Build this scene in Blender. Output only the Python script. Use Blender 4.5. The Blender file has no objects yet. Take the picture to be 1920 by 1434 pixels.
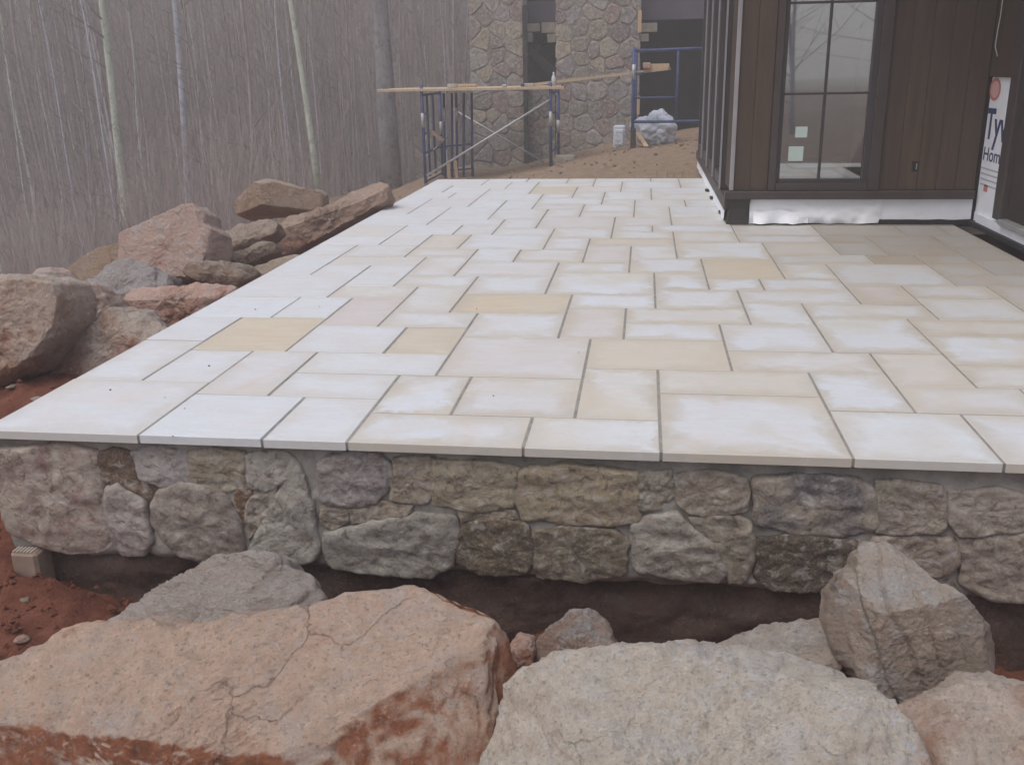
import bpy, bmesh, math, random
import numpy as np
from mathutils import Vector, Matrix, noise

S = bpy.context.scene
COL = S.collection
rnd = random.Random(7)

# ------------------------------------------------------------------ camera, sky, sun, exposure
F_PX, PITCH, ROLL, YAW = 1796.6, 0.3172, 0.0200, -0.1386
CAM = Vector((2.3605, -2.9504, 1.2077))
def cam_axes():
    cy, sy, cp, sp, cr, sr = math.cos(YAW), math.sin(YAW), math.cos(PITCH), math.sin(PITCH), math.cos(ROLL), math.sin(ROLL)
    F = Vector((sy*cp, cy*cp, -sp)); Rt = Vector((cy, -sy, 0)); D = F.cross(Rt)
    return Rt*cr + D*sr, -Rt*sr + D*cr, F
RX, DN, FW = cam_axes()
cd = bpy.data.cameras.new('camera'); cam = bpy.data.objects.new('camera', cd); COL.objects.link(cam)
cd.sensor_width = 36; cd.lens = F_PX/1920*36; cd.clip_start = .05; cd.clip_end = 2000
cam.matrix_world = Matrix(((RX.x, -DN.x, -FW.x, CAM.x), (RX.y, -DN.y, -FW.y, CAM.y), (RX.z, -DN.z, -FW.z, CAM.z), (0, 0, 0, 1)))
S.camera = cam
S.cycles.volume_bounces = 2

SUN_EL, SUN_AZ = math.radians(61), math.radians(-135)      # azimuth from +Y towards +X: light comes from the open valley side
w = bpy.data.worlds.new('World'); S.world = w; w.use_nodes = True
nt = w.node_tree; nt.nodes.clear()
sky = nt.nodes.new('ShaderNodeTexSky'); sky.sky_type = 'NISHITA'; sky.sun_disc = False
sky.sun_elevation = SUN_EL; sky.sun_rotation = SUN_AZ; sky.air_density = 1.0; sky.dust_density = 1.6; sky.ozone_density = 0.35
bg = nt.nodes.new('ShaderNodeBackground'); bg.inputs['Strength'].default_value = .115
wo = nt.nodes.new('ShaderNodeOutputWorld')
nt.links.new(sky.outputs[0], bg.inputs[0]); nt.links.new(bg.outputs[0], wo.inputs[0])
sl = bpy.data.lights.new('sun', 'SUN'); sl.energy = 2.0; sl.angle = math.radians(40); sl.color = (1, .94, .87)
so = bpy.data.objects.new('sun', sl); COL.objects.link(so)
sd = Vector((math.sin(SUN_AZ)*math.cos(SUN_EL), math.cos(SUN_AZ)*math.cos(SUN_EL), math.sin(SUN_EL)))
so.rotation_euler = sd.to_track_quat('Z', 'Y').to_euler(); so.location = (-10, 5, 20)
S.view_settings.view_transform = 'Standard'; S.view_settings.look = 'None'
S.view_settings.exposure = 0.84; S.view_settings.gamma = 1

# ------------------------------------------------------------------ helpers
M6 = .1524                                   # half a foot: the module of the paving
def ray(px, py):
    return RX*((px-960)/F_PX) + DN*((py-717)/F_PX) + FW
def at(px, py, ax, val):                     # the point of a pixel on the world plane ax = val
    d = ray(px, py); i = 'xyz'.index(ax)
    return CAM + d*((val-CAM[i])/d[i])

def link(name, me, mat=None, parent=None, loc=None):
    o = bpy.data.objects.new(name, me); COL.objects.link(o)
    if mat is not None and me is not None and len(me.materials) == 0: me.materials.append(mat)
    if parent is not None: o.parent = parent
    if loc is not None: o.location = loc
    return o
def mesh(name, vs, fs, smooth=False):
    me = bpy.data.meshes.new(name); me.from_pydata([tuple(v) for v in vs], [], fs); me.update()
    if smooth: me.polygons.foreach_set('use_smooth', [True]*len(me.polygons))
    return me
def tag(o, label=None, cat=None, group=None, kind=None):
    if label: o['label'] = label
    if cat: o['category'] = cat
    if group: o['group'] = group
    if kind: o['kind'] = kind
    return o
def empty(name, loc, label, cat, group=None):
    o = bpy.data.objects.new(name, None); COL.objects.link(o); o.location = loc
    o.empty_display_size = .1
    return tag(o, label, cat, group)

class MB:                                    # collects shapes in world space, links them as one mesh
    def __init__(s): s.v = []; s.f = []
    def box(s, a, b, bev=0):
        x0, y0, z0 = a; x1, y1, z1 = b
        n = len(s.v)
        if bev <= 0:
            s.v += [(x0,y0,z0),(x1,y0,z0),(x1,y1,z0),(x0,y1,z0),(x0,y0,z1),(x1,y0,z1),(x1,y1,z1),(x0,y1,z1)]
            s.f += [tuple(n+i for i in q) for q in ((0,3,2,1),(4,5,6,7),(0,1,5,4),(1,2,6,5),(2,3,7,6),(3,0,4,7))]
        else:
            bm = bmesh.new(); bmesh.ops.create_cube(bm, size=1)
            for v in bm.verts:
                v.co = Vector(((x0+x1)/2+v.co.x*(x1-x0), (y0+y1)/2+v.co.y*(y1-y0), (z0+z1)/2+v.co.z*(z1-z0)))
            bmesh.ops.bevel(bm, geom=bm.edges[:], offset=bev, segments=1, affect='EDGES')
            bm.verts.index_update()
            s.v += [tuple(v.co) for v in bm.verts]; s.f += [tuple(n+v.index for v in f.verts) for f in bm.faces]; bm.free()
        return s
    def bar(s, a, b, wd, th, up=(0,0,1)):    # rectangular bar between two points
        a = Vector(a); b = Vector(b); d = (b-a).normalized(); u = Vector(up)
        sx = d.cross(u).normalized(); u = sx.cross(d).normalized(); n = len(s.v)
        for p in (a, b):
            for i, j in ((-1,-1),(1,-1),(1,1),(-1,1)): s.v.append(tuple(p + sx*(i*wd/2) + u*(j*th/2)))
        s.f += [tuple(n+i for i in q) for q in ((0,1,2,3),(7,6,5,4),(0,4,5,1),(1,5,6,2),(2,6,7,3),(3,7,4,0))]
        return s
    def tube(s, pts, r, k=8):
        pts = [Vector(p) for p in pts]; rs = r if isinstance(r, (list, tuple)) else [r]*len(pts)
        n = len(s.v); prev = None
        for i, p in enumerate(pts):
            d = (pts[min(i+1, len(pts)-1)] - pts[max(i-1, 0)]).normalized()
            if prev is None: prev = d.orthogonal().normalized()
            prev = (prev - d*prev.dot(d)).normalized(); q = d.cross(prev)
            for j in range(k):
                a = 2*math.pi*j/k; s.v.append(tuple(p + (prev*math.cos(a) + q*math.sin(a))*rs[i]))
        for i in range(len(pts)-1):
            for j in range(k):
                s.f.append((n+i*k+j, n+i*k+(j+1)%k, n+(i+1)*k+(j+1)%k, n+(i+1)*k+j))
        s.f.append(tuple(n+j for j in reversed(range(k)))); s.f.append(tuple(n+(len(pts)-1)*k+j for j in range(k)))
        return s
    def build(s, name, mat, parent=None, smooth=False):
        me = mesh(name, s.v, s.f, smooth)
        if parent is not None:
            me.transform(Matrix.Translation(-parent_world(parent)))
        return link(name, me, mat, parent)
def parent_world(o):
    v = Vector(o.location)
    while o.parent is not None: o = o.parent; v = v + Vector(o.location)
    return v

# ------------------------------------------------------------------ materials
class NM:
    def __init__(s, name, rough=.8):
        s.m = bpy.data.materials.new(name); s.m.use_nodes = True; s.t = s.m.node_tree
        s.b = s.t.nodes['Principled BSDF']; s.b.inputs['Roughness'].default_value = rough
        s.b.inputs['Specular IOR Level'].default_value = .25
        s._c = None
    def n(s, ty, **k):
        x = s.t.nodes.new(ty)
        for a, b in k.items():
            if a.startswith('i_'): x.inputs[a[2:].replace('_', ' ')].default_value = b
            else: setattr(x, a, b)
        return x
    def l(s, a, b): s.t.links.new(a, b); return b
    def coord(s, kind='Object'):
        if s._c is None: s._c = s.n('ShaderNodeTexCoord')
        return s._c.outputs[kind]
    def mapping(s, vec, scale=(1,1,1), loc=None):
        m = s.n('ShaderNodeMapping'); m.inputs['Scale'].default_value = scale; s.l(vec, m.inputs[0])
        if loc is not None: s.l(loc, m.inputs[1])
        return m.outputs[0]
    def noise(s, vec, scale, detail=4, rough=.55, dist=0):
        x = s.n('ShaderNodeTexNoise'); s.l(vec, x.inputs['Vector'])
        x.inputs['Scale'].default_value = scale; x.inputs['Detail'].default_value = detail
        x.inputs['Roughness'].default_value = rough; x.inputs['Distortion'].default_value = dist
        return x.outputs[0]
    def ramp(s, v, a, b, lo=0, hi=1):
        x = s.n('ShaderNodeMapRange'); x.clamp = True; s.l(v, x.inputs[0])
        for i, q in enumerate((a, b, lo, hi)): x.inputs[i+1].default_value = q
        return x.outputs[0]
    def mix(s, fac, a, b, mode='MIX'):
        x = s.n('ShaderNodeMix'); x.data_type = 'RGBA'; x.blend_type = mode; x.clamp_factor = True
        for v, i in ((fac, 0), (a, 6), (b, 7)):
            if hasattr(v, 'is_output'): s.l(v, x.inputs[i])
            else: x.inputs[i].default_value = v if i == 0 else (*v, 1)
        return x.outputs[2]
    def math(s, op, a, b=0, c=0):
        x = s.n('ShaderNodeMath'); x.operation = op
        for i, v in enumerate((a, b, c)):
            if hasattr(v, 'is_output'): s.l(v, x.inputs[i])
            else: x.inputs[i].default_value = v
        return x.outputs[0]
    def attr(s, name, out='Fac'):
        x = s.n('ShaderNodeAttribute'); x.attribute_type = 'OBJECT'; x.attribute_name = name
        return x.outputs[out]
    def rand(s):
        x = s.n('ShaderNodeObjectInfo'); return x.outputs['Random']
    def offs(s, vec, amt=37.):
        r = s.rand(); v = s.n('ShaderNodeVectorMath'); v.operation = 'ADD'; s.l(vec, v.inputs[0])
        m = s.math('MULTIPLY', r, amt); s.l(m, v.inputs[1]); return v.outputs[0]
    def color(s, c):
        if hasattr(c, 'is_output'): s.l(c, s.b.inputs['Base Color'])
        else: s.b.inputs['Base Color'].default_value = (*c, 1)
        return s
    def bump(s, h, strength=.5, dist=.01, prev=None):
        x = s.n('ShaderNodeBump'); x.inputs['Strength'].default_value = strength; x.inputs['Distance'].default_value = dist
        s.l(h, x.inputs['Height'])
        if prev is not None: s.l(prev, x.inputs['Normal'])
        s.l(x.outputs[0], s.b.inputs['Normal']); return x.outputs[0]

def simple(name, c, rough=.7, var=.15, scale=6, bump=.2, metal=0, stretch=(1,1,1)):
    m = NM(name, rough); v = m.mapping(m.offs(m.coord()), stretch)
    n = m.noise(v, scale, 6)
    lo = tuple(x*(1-var) for x in c); hi = tuple(min(1, x*(1+var)) for x in c)
    m.color(m.mix(m.ramp(n, .3, .7), lo, hi)); m.b.inputs['Metallic'].default_value = metal
    if bump: m.bump(m.noise(v, scale*6, 5), bump, .004)
    return m.m

def slab_material():
    m = NM('sandstone_paving', .55); m.b.inputs['Specular IOR Level'].default_value = .3
    g = m.n('ShaderNodeSeparateXYZ'); m.l(m.coord('Generated'), g.inputs[0])
    oc = m.offs(m.coord('Object'), 53)
    def edge(c, size):                        # metres to the nearer edge
        a = m.math('MINIMUM', c, m.math('SUBTRACT', 1, c)); return m.math('MULTIPLY', a, m.attr(size))
    ex, ey = edge(g.outputs[0], 'slab_width'), edge(g.outputs[1], 'slab_depth')
    e = m.math('MINIMUM', ex, ey)
    n1 = m.noise(oc, 3.2, 4, .5, .6); n2 = m.noise(m.mapping(oc, (1, 3, 1)), 5, 5, .55, 1.2); n3 = m.noise(oc, 160, 3)
    # damp tan halo along the joints, broken up
    wid = m.ramp(n1, .3, .75, .015, .17)
    e2 = m.math('ADD', e, m.math('MULTIPLY', m.math('SUBTRACT', m.noise(oc, 9, 6, .65, .8), .5), .16))
    halo = m.math('SUBTRACT', 1, m.math('DIVIDE', e2, wid)); halo = m.ramp(halo, 0, .9)
    halo = m.math('MULTIPLY', halo, m.attr('stain'))
    white = m.mix(m.ramp(n2, .35, .7), (.665, .70, .74), (.615, .64, .66))
    white = m.mix(m.math('MULTIPLY', m.ramp(n1, .5, .8), .35), white, (.70, .56, .44))
    tan = m.mix(m.ramp(n2, .3, .7), (.62, .53, .38), (.54, .45, .33))
    pink = m.mix(m.ramp(n2, .3, .7), (.62, .55, .52), (.55, .48, .46))
    c = m.mix(m.attr('tan'), white, tan); c = m.mix(m.attr('pink'), c, pink)
    c = m.mix(m.math('MULTIPLY', halo, .85), c, m.mix(m.ramp(n2, .35, .65), (.45, .42, .35), (.53, .455, .35)))
    c = m.mix(m.math('MULTIPLY', m.math('MULTIPLY', m.ramp(m.noise(oc, 2.1, 6, .6, .9), .46, .68), m.attr('stain')), .75), c, m.mix(m.ramp(n2, .35, .65), (.57, .53, .44), (.61, .555, .455)))
    wv = m.n('ShaderNodeTexWave'); wv.inputs['Scale'].default_value = 1.3; wv.inputs['Distortion'].default_value = 9; wv.inputs['Detail'].default_value = 3
    wv.inputs['Detail Scale'].default_value = .8; m.l(oc, wv.inputs['Vector'])
    vein = m.math('MULTIPLY', m.ramp(wv.outputs['Fac'], .80, 1), m.math('MULTIPLY', m.attr('vein'), m.ramp(n1, .35, .7, .0, .5)))
    c = m.mix(vein, c, (.64, .47, .36))
    c = m.mix(m.math('MULTIPLY', m.ramp(n3, .3, .7), .1), c, (.45, .42, .38))
    c = m.mix(m.math('MULTIPLY', m.rand(), .12), c, (.5, .47, .44))
    # house shade painted into the colour of the damp stone
    c = m.mix(m.math('MULTIPLY', m.attr('damp_shade'), .92), c, m.mix(m.ramp(n1, .3, .7), (.29, .275, .25), (.31, .25, .185)))
    g1 = m.noise(m.mapping(oc, (1, 2.2, 1)), 34, 7, .7, .5); g2 = m.noise(oc, 75, 5, .7)
    c = m.mix(m.math('MULTIPLY', m.ramp(g1, .45, .7), .22), c, (.50, .45, .39)); c = m.mix(m.math('MULTIPLY', m.ramp(g2, .62, .72), .35), c, (.40, .35, .29))
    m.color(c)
    b = m.bump(m.noise(oc, 11, 8, .65), .4, .006); m.bump(m.noise(oc, 220, 3), .12, .002, b)
    return m.m

def rock_material(name, c1, c2, c3, clay=.4, speck=.3, clay_c=(.33, .13, .07), scale=1., streak=(1,1,1), side=.25):
    m = NM(name, .9); m.b.inputs['Specular IOR Level'].default_value = .15
    o = m.mapping(m.offs(m.coord(), 11), streak)
    a = m.noise(o, 2.4*scale, 6, .6, .5); b = m.noise(o, 6*scale, 8, .65, 1.0); d = m.noise(o, 22*scale, 8, .7)
    k = m.noise(o, 3.1*scale, 5, .6, .8); f = m.noise(o, 70*scale, 5, .7)
    c = m.mix(m.ramp(a, .38, .62), c1, c2); c = m.mix(m.math('MULTIPLY', m.ramp(b, .5, .62), .75), c, c3)
    c = m.mix(m.math('MULTIPLY', m.ramp(d, .45, .65), .35), c, tuple(x*.55 for x in c2))
    # clay: more of it low on the rock and in patches
    z = m.n('ShaderNodeSeparateXYZ'); m.l(m.coord('Generated'), z.inputs[0])
    low = m.ramp(z.outputs[2], 0, .9, .16, -.12)
    kk = m.ramp(m.math('ADD', k, low), .62-.2*clay, .72-.18*clay)
    c = m.mix(m.math('MULTIPLY', kk, min(1, .35+clay*.65)), c, m.mix(m.ramp(d, .3, .7), clay_c, tuple(min(1, x*1.6) for x in clay_c)))
    gn = m.n('ShaderNodeNewGeometry'); sn = m.n('ShaderNodeSeparateXYZ'); m.l(gn.outputs['Normal'], sn.inputs[0])
    sidef = m.math('MULTIPLY', m.ramp(m.math('ADD', sn.outputs[2], m.math('MULTIPLY', m.math('SUBTRACT', b, .5), 1.8)), .68, .36), side)
    c = m.mix(sidef, c, m.mix(m.ramp(d, .35, .65), clay_c, tuple(min(1, x*1.7) for x in clay_c)))
    sp = m.math('MULTIPLY', m.ramp(m.noise(o, 38*scale, 6, .78, .6), .53, .585), m.math('MULTIPLY', m.ramp(k, .40, .60, .15, 1), speck))
    c = m.mix(sp, c, (.80, .79, .78))
    dv = m.n('ShaderNodeVectorMath', operation='ADD'); nz = m.n('ShaderNodeTexNoise'); nz.inputs['Scale'].default_value = 5*scale; nz.inputs['Detail'].default_value = 6; m.l(o, nz.inputs['Vector'])
    sc = m.n('ShaderNodeVectorMath', operation='SCALE'); sc.inputs['Scale'].default_value = .35/scale; m.l(nz.outputs['Color'], sc.inputs[0]); m.l(o, dv.inputs[0]); m.l(sc.outputs[0], dv.inputs[1])
    ve = m.n('ShaderNodeTexVoronoi', feature='DISTANCE_TO_EDGE'); ve.inputs['Scale'].default_value = 3.4*scale; m.l(dv.outputs[0], ve.inputs['Vector'])
    crack = m.math('MULTIPLY', m.ramp(ve.outputs['Distance'], .020, .0), m.ramp(a, .50, .62))
    c = m.mix(m.math('MULTIPLY', crack, .42), c, tuple(x*.3 for x in c2))
    c = m.mix(m.math('MULTIPLY', m.ramp(f, .55, .66), .6), c, tuple(x*.38 for x in c1))
    c = m.mix(m.math('MULTIPLY', m.ramp(m.noise(o, 30*scale, 6, .7, .3), .60, .68), .45), c, tuple(min(1, x*1.35) for x in c1))
    m.color(c)
    vo = m.n('ShaderNodeTexVoronoi'); vo.inputs['Scale'].default_value = 16*scale; m.l(m.mapping(o, (1, 1, 1.7)), vo.inputs['Vector'])
    b00 = m.bump(m.math('SUBTRACT', 1, crack), .9, .02/scale)
    b0 = m.bump(vo.outputs['Distance'], .45, .02/scale, b00)
    b1 = m.bump(m.noise(o, 9*scale, 12, .72, .4), 1., .06/scale, b0)
    b2 = m.bump(m.noise(o, 55*scale, 8, .78), 1., .022/scale, b1)
    return m.m

def wall_stone_material():
    m = NM('fieldstone', .85); o = m.offs(m.coord(), 19)
    base = m.attr('stone_colour', 'Color'); alt = m.attr('stone_tint', 'Color')
    a = m.noise(o, 7, 6, .6, .8); b = m.noise(o, 25, 8, .68, .5); f = m.noise(o, 120, 4)
    c = m.mix(m.ramp(a, .4, .62), base, alt)
    c = m.mix(m.math('MULTIPLY', m.ramp(b, .52, .62), .6), c, (.44, .42, .39))
    c = m.mix(m.math('MULTIPLY', m.ramp(b, .47, .36), .75), c, (.11, .085, .075))
    c = m.mix(m.math('MULTIPLY', m.ramp(m.noise(o, 12, 7, .65, .6), .56, .66), .5), c, (.27, .2, .16))
    c = m.mix(m.math('MULTIPLY', m.ramp(f, .5, .75), .3), c, (.5, .47, .44))
    m.color(c)
    b1 = m.bump(m.noise(o, 14, 10, .7, .5), .9, .022); m.bump(m.noise(o, 80, 6, .7), .7, .004, b1)
    return m.m

def soil_material():
    m = NM('ground_soil', .95); m.b.inputs['Specular IOR Level'].default_value = .08
    g = m.n('ShaderNodeNewGeometry'); p = g.outputs['Position']
    s = m.n('ShaderNodeSeparateXYZ'); m.l(p, s.inputs[0])
    big = m.noise(p, .9, 6, .6); mid = m.noise(p, 9, 8, .7); fine = m.noise(p, 60, 6, .7)
    red = m.mix(m.ramp(mid, .3, .7), (.13, .046, .032), (.28, .115, .075))
    brown = m.mix(m.ramp(mid, .3, .7), (.22, .15, .10), (.34, .25, .18))
    litter = m.mix(m.ramp(m.noise(p, 3, 9, .75), .3, .7), (.12, .085, .07), (.28, .21, .175))
    # brown building sand behind the patio, leaf litter in the woods
    fb = m.ramp(m.math('ADD', s.outputs[1], m.math('MULTIPLY', big, 1.5)), 8.0, 9.2)
    c = m.mix(fb, red, brown)
    d = m.math('SQRT', m.math('ADD', m.math('POWER', m.math('SUBTRACT', s.outputs[0], 3), 2), m.math('POWER', m.math('SUBTRACT', s.outputs[1], 4), 2)))
    fl = m.ramp(m.math('ADD', m.math('MULTIPLY', s.outputs[0], -1), m.math('MULTIPLY', big, 2)), 4.2, 6.0)
    fl2 = m.ramp(s.outputs[1], 17, 20); fl = m.math('MAXIMUM', fl, fl2); fl3 = m.math('MAXIMUM', m.ramp(d, 14, 18), m.ramp(s.outputs[1], -3.2, -4.5)); fl = m.math('MAXIMUM', fl, fl3)
    c = m.mix(fl, c, litter)
    c = m.mix(m.math('MULTIPLY', m.ramp(fine, .55, .75), .35), c, (.10, .07, .05))
    m.color(c); b = m.bump(mid, .9, .05); m.bump(fine, .9, .012, b)
    return m.m

def bark_material(name, c1, c2, sc=5.):
    m = NM(name, .9); o = m.mapping(m.coord(), (1, 1, .3))
    n = m.noise(o, sc, 6, .65)
    r = m.rand(); c = m.mix(m.ramp(n, .35, .65), c1, c2); q = m.noise(m.mapping(m.coord(), (1, 1, .8)), 9, 6, .7); c = m.mix(m.math('MULTIPLY', m.ramp(q, .5, .62), .6), c, tuple(x*.45 for x in c1))
    c = m.mix(m.math('MULTIPLY', r, .35), c, (.24, .2, .19)); m.color(c); m.bump(m.noise(o, sc*6, 4), .6, .01)
    return m.m

def wood_material(name, c1, c2, rough=.55):
    m = NM(name, rough); o = m.mapping(m.offs(m.coord(), 23), (9, 9, .7))
    n = m.noise(o, 2.2, 7, .6, .8); c = m.mix(m.ramp(n, .3, .7), c1, c2)
    c = m.mix(m.math('MULTIPLY', m.rand(), .5), c, tuple(x*.6 for x in c1)); m.color(c)
    m.bump(m.noise(o, 12, 5), .35, .003); return m.m

MT = {}
MT['slab'] = slab_material(); MT['wstone'] = wall_stone_material(); MT['soil'] = soil_material()
MT['mortar'] = simple('mortar', (.285, .27, .24), .95, .35, 9, 1.)
MT['joint'] = simple('joint_mortar', (.27, .255, .23), .95, .2, 20, .3)
MT['found'] = simple('foundation_concrete', (.11, .085, .07), .95, .35, 16, 1.)
MT['footing'] = simple('footing_concrete', (.27, .20, .155), .95, .3, 6, .6)
MT['siding'] = wood_material('stained_siding', (.066, .043, .030), (.108, .072, .050))
MT['trim'] = simple('painted_trim', (.058, .044, .042), .5, .15, 5, .1)
MT['casing'] = simple('dark_window_casing', (.050, .042, .046), .4, .1, 5, .05)
MT['alu'] = simple('window_edge_profile', (.30, .28, .29), .45, .1, 5, .05)
MT['black'] = simple('black_membrane', (.022, .021, .023), .6, .3, 14, .4)
MT['post'] = simple('dark_post', (.040, .034, .032), .7, .3, 8, .4)
MT['blue'] = simple('blue_scaffold_paint', (.045, .06, .16), .45, .35, 8, .1)
MT['galv'] = simple('galvanised_tube', (.42, .43, .44), .45, .2, 8, .1, .3)
MT['plank'] = wood_material('scaffold_plank', (.44, .33, .22), (.58, .46, .33), .8)
MT['pinewood'] = wood_material('raw_lumber', (.52, .36, .22), (.66, .5, .34), .8)
MT['beam'] = simple('primed_beam', (.10, .085, .11), .7, .12, 3, .1)
MT['block'] = simple('pale_block', (.44, .39, .32), .9, .2, 9, .4)
MT['dark'] = simple('dark_interior', (.040, .030, .026), .9, .3, 3, .2)
MT['roofd'] = simple('roof_soffit', (.05, .038, .03), .8, .2, 3, .2)
MT['plaster'] = simple('interior_board', (.50, .52, .47), .9, .1, 2, .1)
MT['tanwall'] = simple('interior_panel', (.50, .44, .36), .8, .15, 2, .1)
MT['paper'] = simple('sticker_paper', (.50, .60, .56), .8, .05, 8, 0)
MT['cable'] = simple('cable_jacket', (.62, .60, .60), .5, .05, 8, 0)
MT['sill'] = simple('aluminium_sill', (.32, .33, .33), .45, .15, 8, .1, .2)
MT['grass'] = simple('dry_grass', (.40, .32, .19), .9, .4, 8, 0)
MT['pebble'] = simple('dark_debris', (.06, .05, .045), .9, .3, 8, .2)

def wrap_material():
    m = NM('house_wrap', .75); o = m.coord(); n = m.noise(o, 4, 5, .6, 1)
    m.color(m.mix(m.ramp(n, .3, .7), (.80, .83, .88), (.90, .91, .93)))
    m.bump(m.noise(o, 10, 5, .55, 1.2), .35, .01); return m.m
MT['wrap'] = wrap_material()
MT['ink'] = simple('blue_print', (.045, .055, .16), .6, .05, 8, 0)
MT['redink'] = simple('red_print', (.62, .22, .20), .6, .05, 8, 0)
MT['pinkink'] = simple('faded_red_print', (.72, .42, .40), .6, .05, 8, 0)
MT['greyink'] = simple('grey_print', (.50, .51, .58), .6, .05, 8, 0)
def tarp_material():
    m = NM('grey_tarp', .4); o = m.coord(); n = m.noise(o, 3, 5, .6, 1)
    m.color(m.mix(m.ramp(n, .3, .7), (.46, .50, .56), (.68, .72, .78))); m.bump(m.noise(o, 9, 5, .6, 1.5), .9, .04); return m.m
MT['tarp'] = tarp_material()
def glass_material():
    m = bpy.data.materials.new('window_glass'); m.use_nodes = True; t = m.node_tree; t.nodes.clear()
    o = t.nodes.new('ShaderNodeOutputMaterial'); mx = t.nodes.new('ShaderNodeMixShader'); tr = t.nodes.new('ShaderNodeBsdfTransparent')
    gl = t.nodes.new('ShaderNodeBsdfGlossy'); gl.inputs['Roughness'].default_value = .02; fr = t.nodes.new('ShaderNodeFresnel'); fr.inputs[0].default_value = 4.6
    tr.inputs[0].default_value = (.82, .88, .86, 1)
    t.links.new(fr.outputs[0], mx.inputs[0]); t.links.new(tr.outputs[0], mx.inputs[1]); t.links.new(gl.outputs[0], mx.inputs[2]); t.links.new(mx.outputs[0], o.inputs[0])
    return m
MT['glass'] = glass_material()

# ------------------------------------------------------------------ ground: one sheet, dense near the patio
def smooth(a, b, x):
    t = min(1, max(0, (x-a)/(b-a))); return t*t*(3-2*t)
def ground_h(x, y):
    n = noise.noise(Vector((x*.25, y*.25, 0)))
    front = -.84
    berm = -.30 + .10*noise.noise(Vector((x*1.3, y*1.3, 5)))
    berm -= .5*smooth(-1.5, -3.2, x)*smooth(0, 2, y)*.6 + .35*smooth(4, 8, y)
    side = berm*(1-smooth(-.2, .55, -y+.15)) + front*smooth(-.2, .55, -y+.15)
    # left of x=0 is berm, right of it (under patio, in front) low
    inside = -.62 if y > .1 else front
    k = smooth(-.05, .12, x)
    z = side*(1-k) + inside*k
    z += .24*(1-smooth(.1, 1.3, x))*smooth(-.9, -.15, y)*(1-smooth(.02, .1, y))*k
    # towards the camera the bank rises again
    z += .30*smooth(-1.6, -3.2, y)
    # behind the patio: mound of brown soil, higher on the right
    if y > 7.6:
        back = -.50 + .42*smooth(-.6, 2.4, x) + .16*smooth(2.0, 3.6, x) + .10*math.exp(-((x-2.6)**2+(y-11.0)**2)/1.2) + .05*n + .05*noise.noise(Vector((x*1.7, y*1.7, 2)))
        back -= .55*smooth(-.6, -3, x)
        back -= .12*(1-smooth(8.1, 10.5, y))
        z = z*(1-smooth(7.7, 8.1, y)) + back*smooth(7.7, 8.1, y)
    # valley on the left and behind, wooded hill beyond
    dl = max(0, -x-2.8); z -= 3.6*smooth(0, 11, dl)
    z -= 2.2*smooth(14.5, 21, y)*(1-smooth(0, 11, dl))*smooth(9, 3, x)
    far = math.hypot(max(0, -x-7)*.75, max(0, y-23))
    rise = .36*max(0, far-2) if far < 110 else .36*108 + .05*(far-110)
    z += rise*(1 if y > -10 else max(0, 1+(y+10)/40)) + .9*n*smooth(8, 30, math.hypot(x, y))
    z -= .01*max(0, -y-10)
    return z
def clods(x, y):
    v = Vector((x, y, 0)); return .055*noise.fractal(v*3.2, 1, 2, 5) + .022*noise.noise(v*17) + .035*abs(noise.noise(v*7+Vector((3, 3, 3))))
def build_ground():
    def axis(c, half, n, p):
        t = np.linspace(-1, 1, n); return c + np.sign(t)*(np.abs(t)**p)*half*.985 + t*half*.015
    xs = axis(.2, 240, 330, 3.4); ys = axis(1.2, 240, 330, 3.4)
    vs = []
    for y in ys:
        for x in xs:
            near = max(0, 1-max(abs(x), abs(y-2))/18)
            vs.append((x, y, ground_h(x, y) + clods(x, y)*near))
    nx = len(xs); fs = [(j*nx+i, j*nx+i+1, (j+1)*nx+i+1, (j+1)*nx+i) for j in range(len(ys)-1) for i in range(nx-1)]
    o = link('ground', mesh('ground', vs, fs, True), MT['soil']); tag(o, 'red clay and leaf-strewn ground around the patio', kind='structure')
build_ground()

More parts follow.
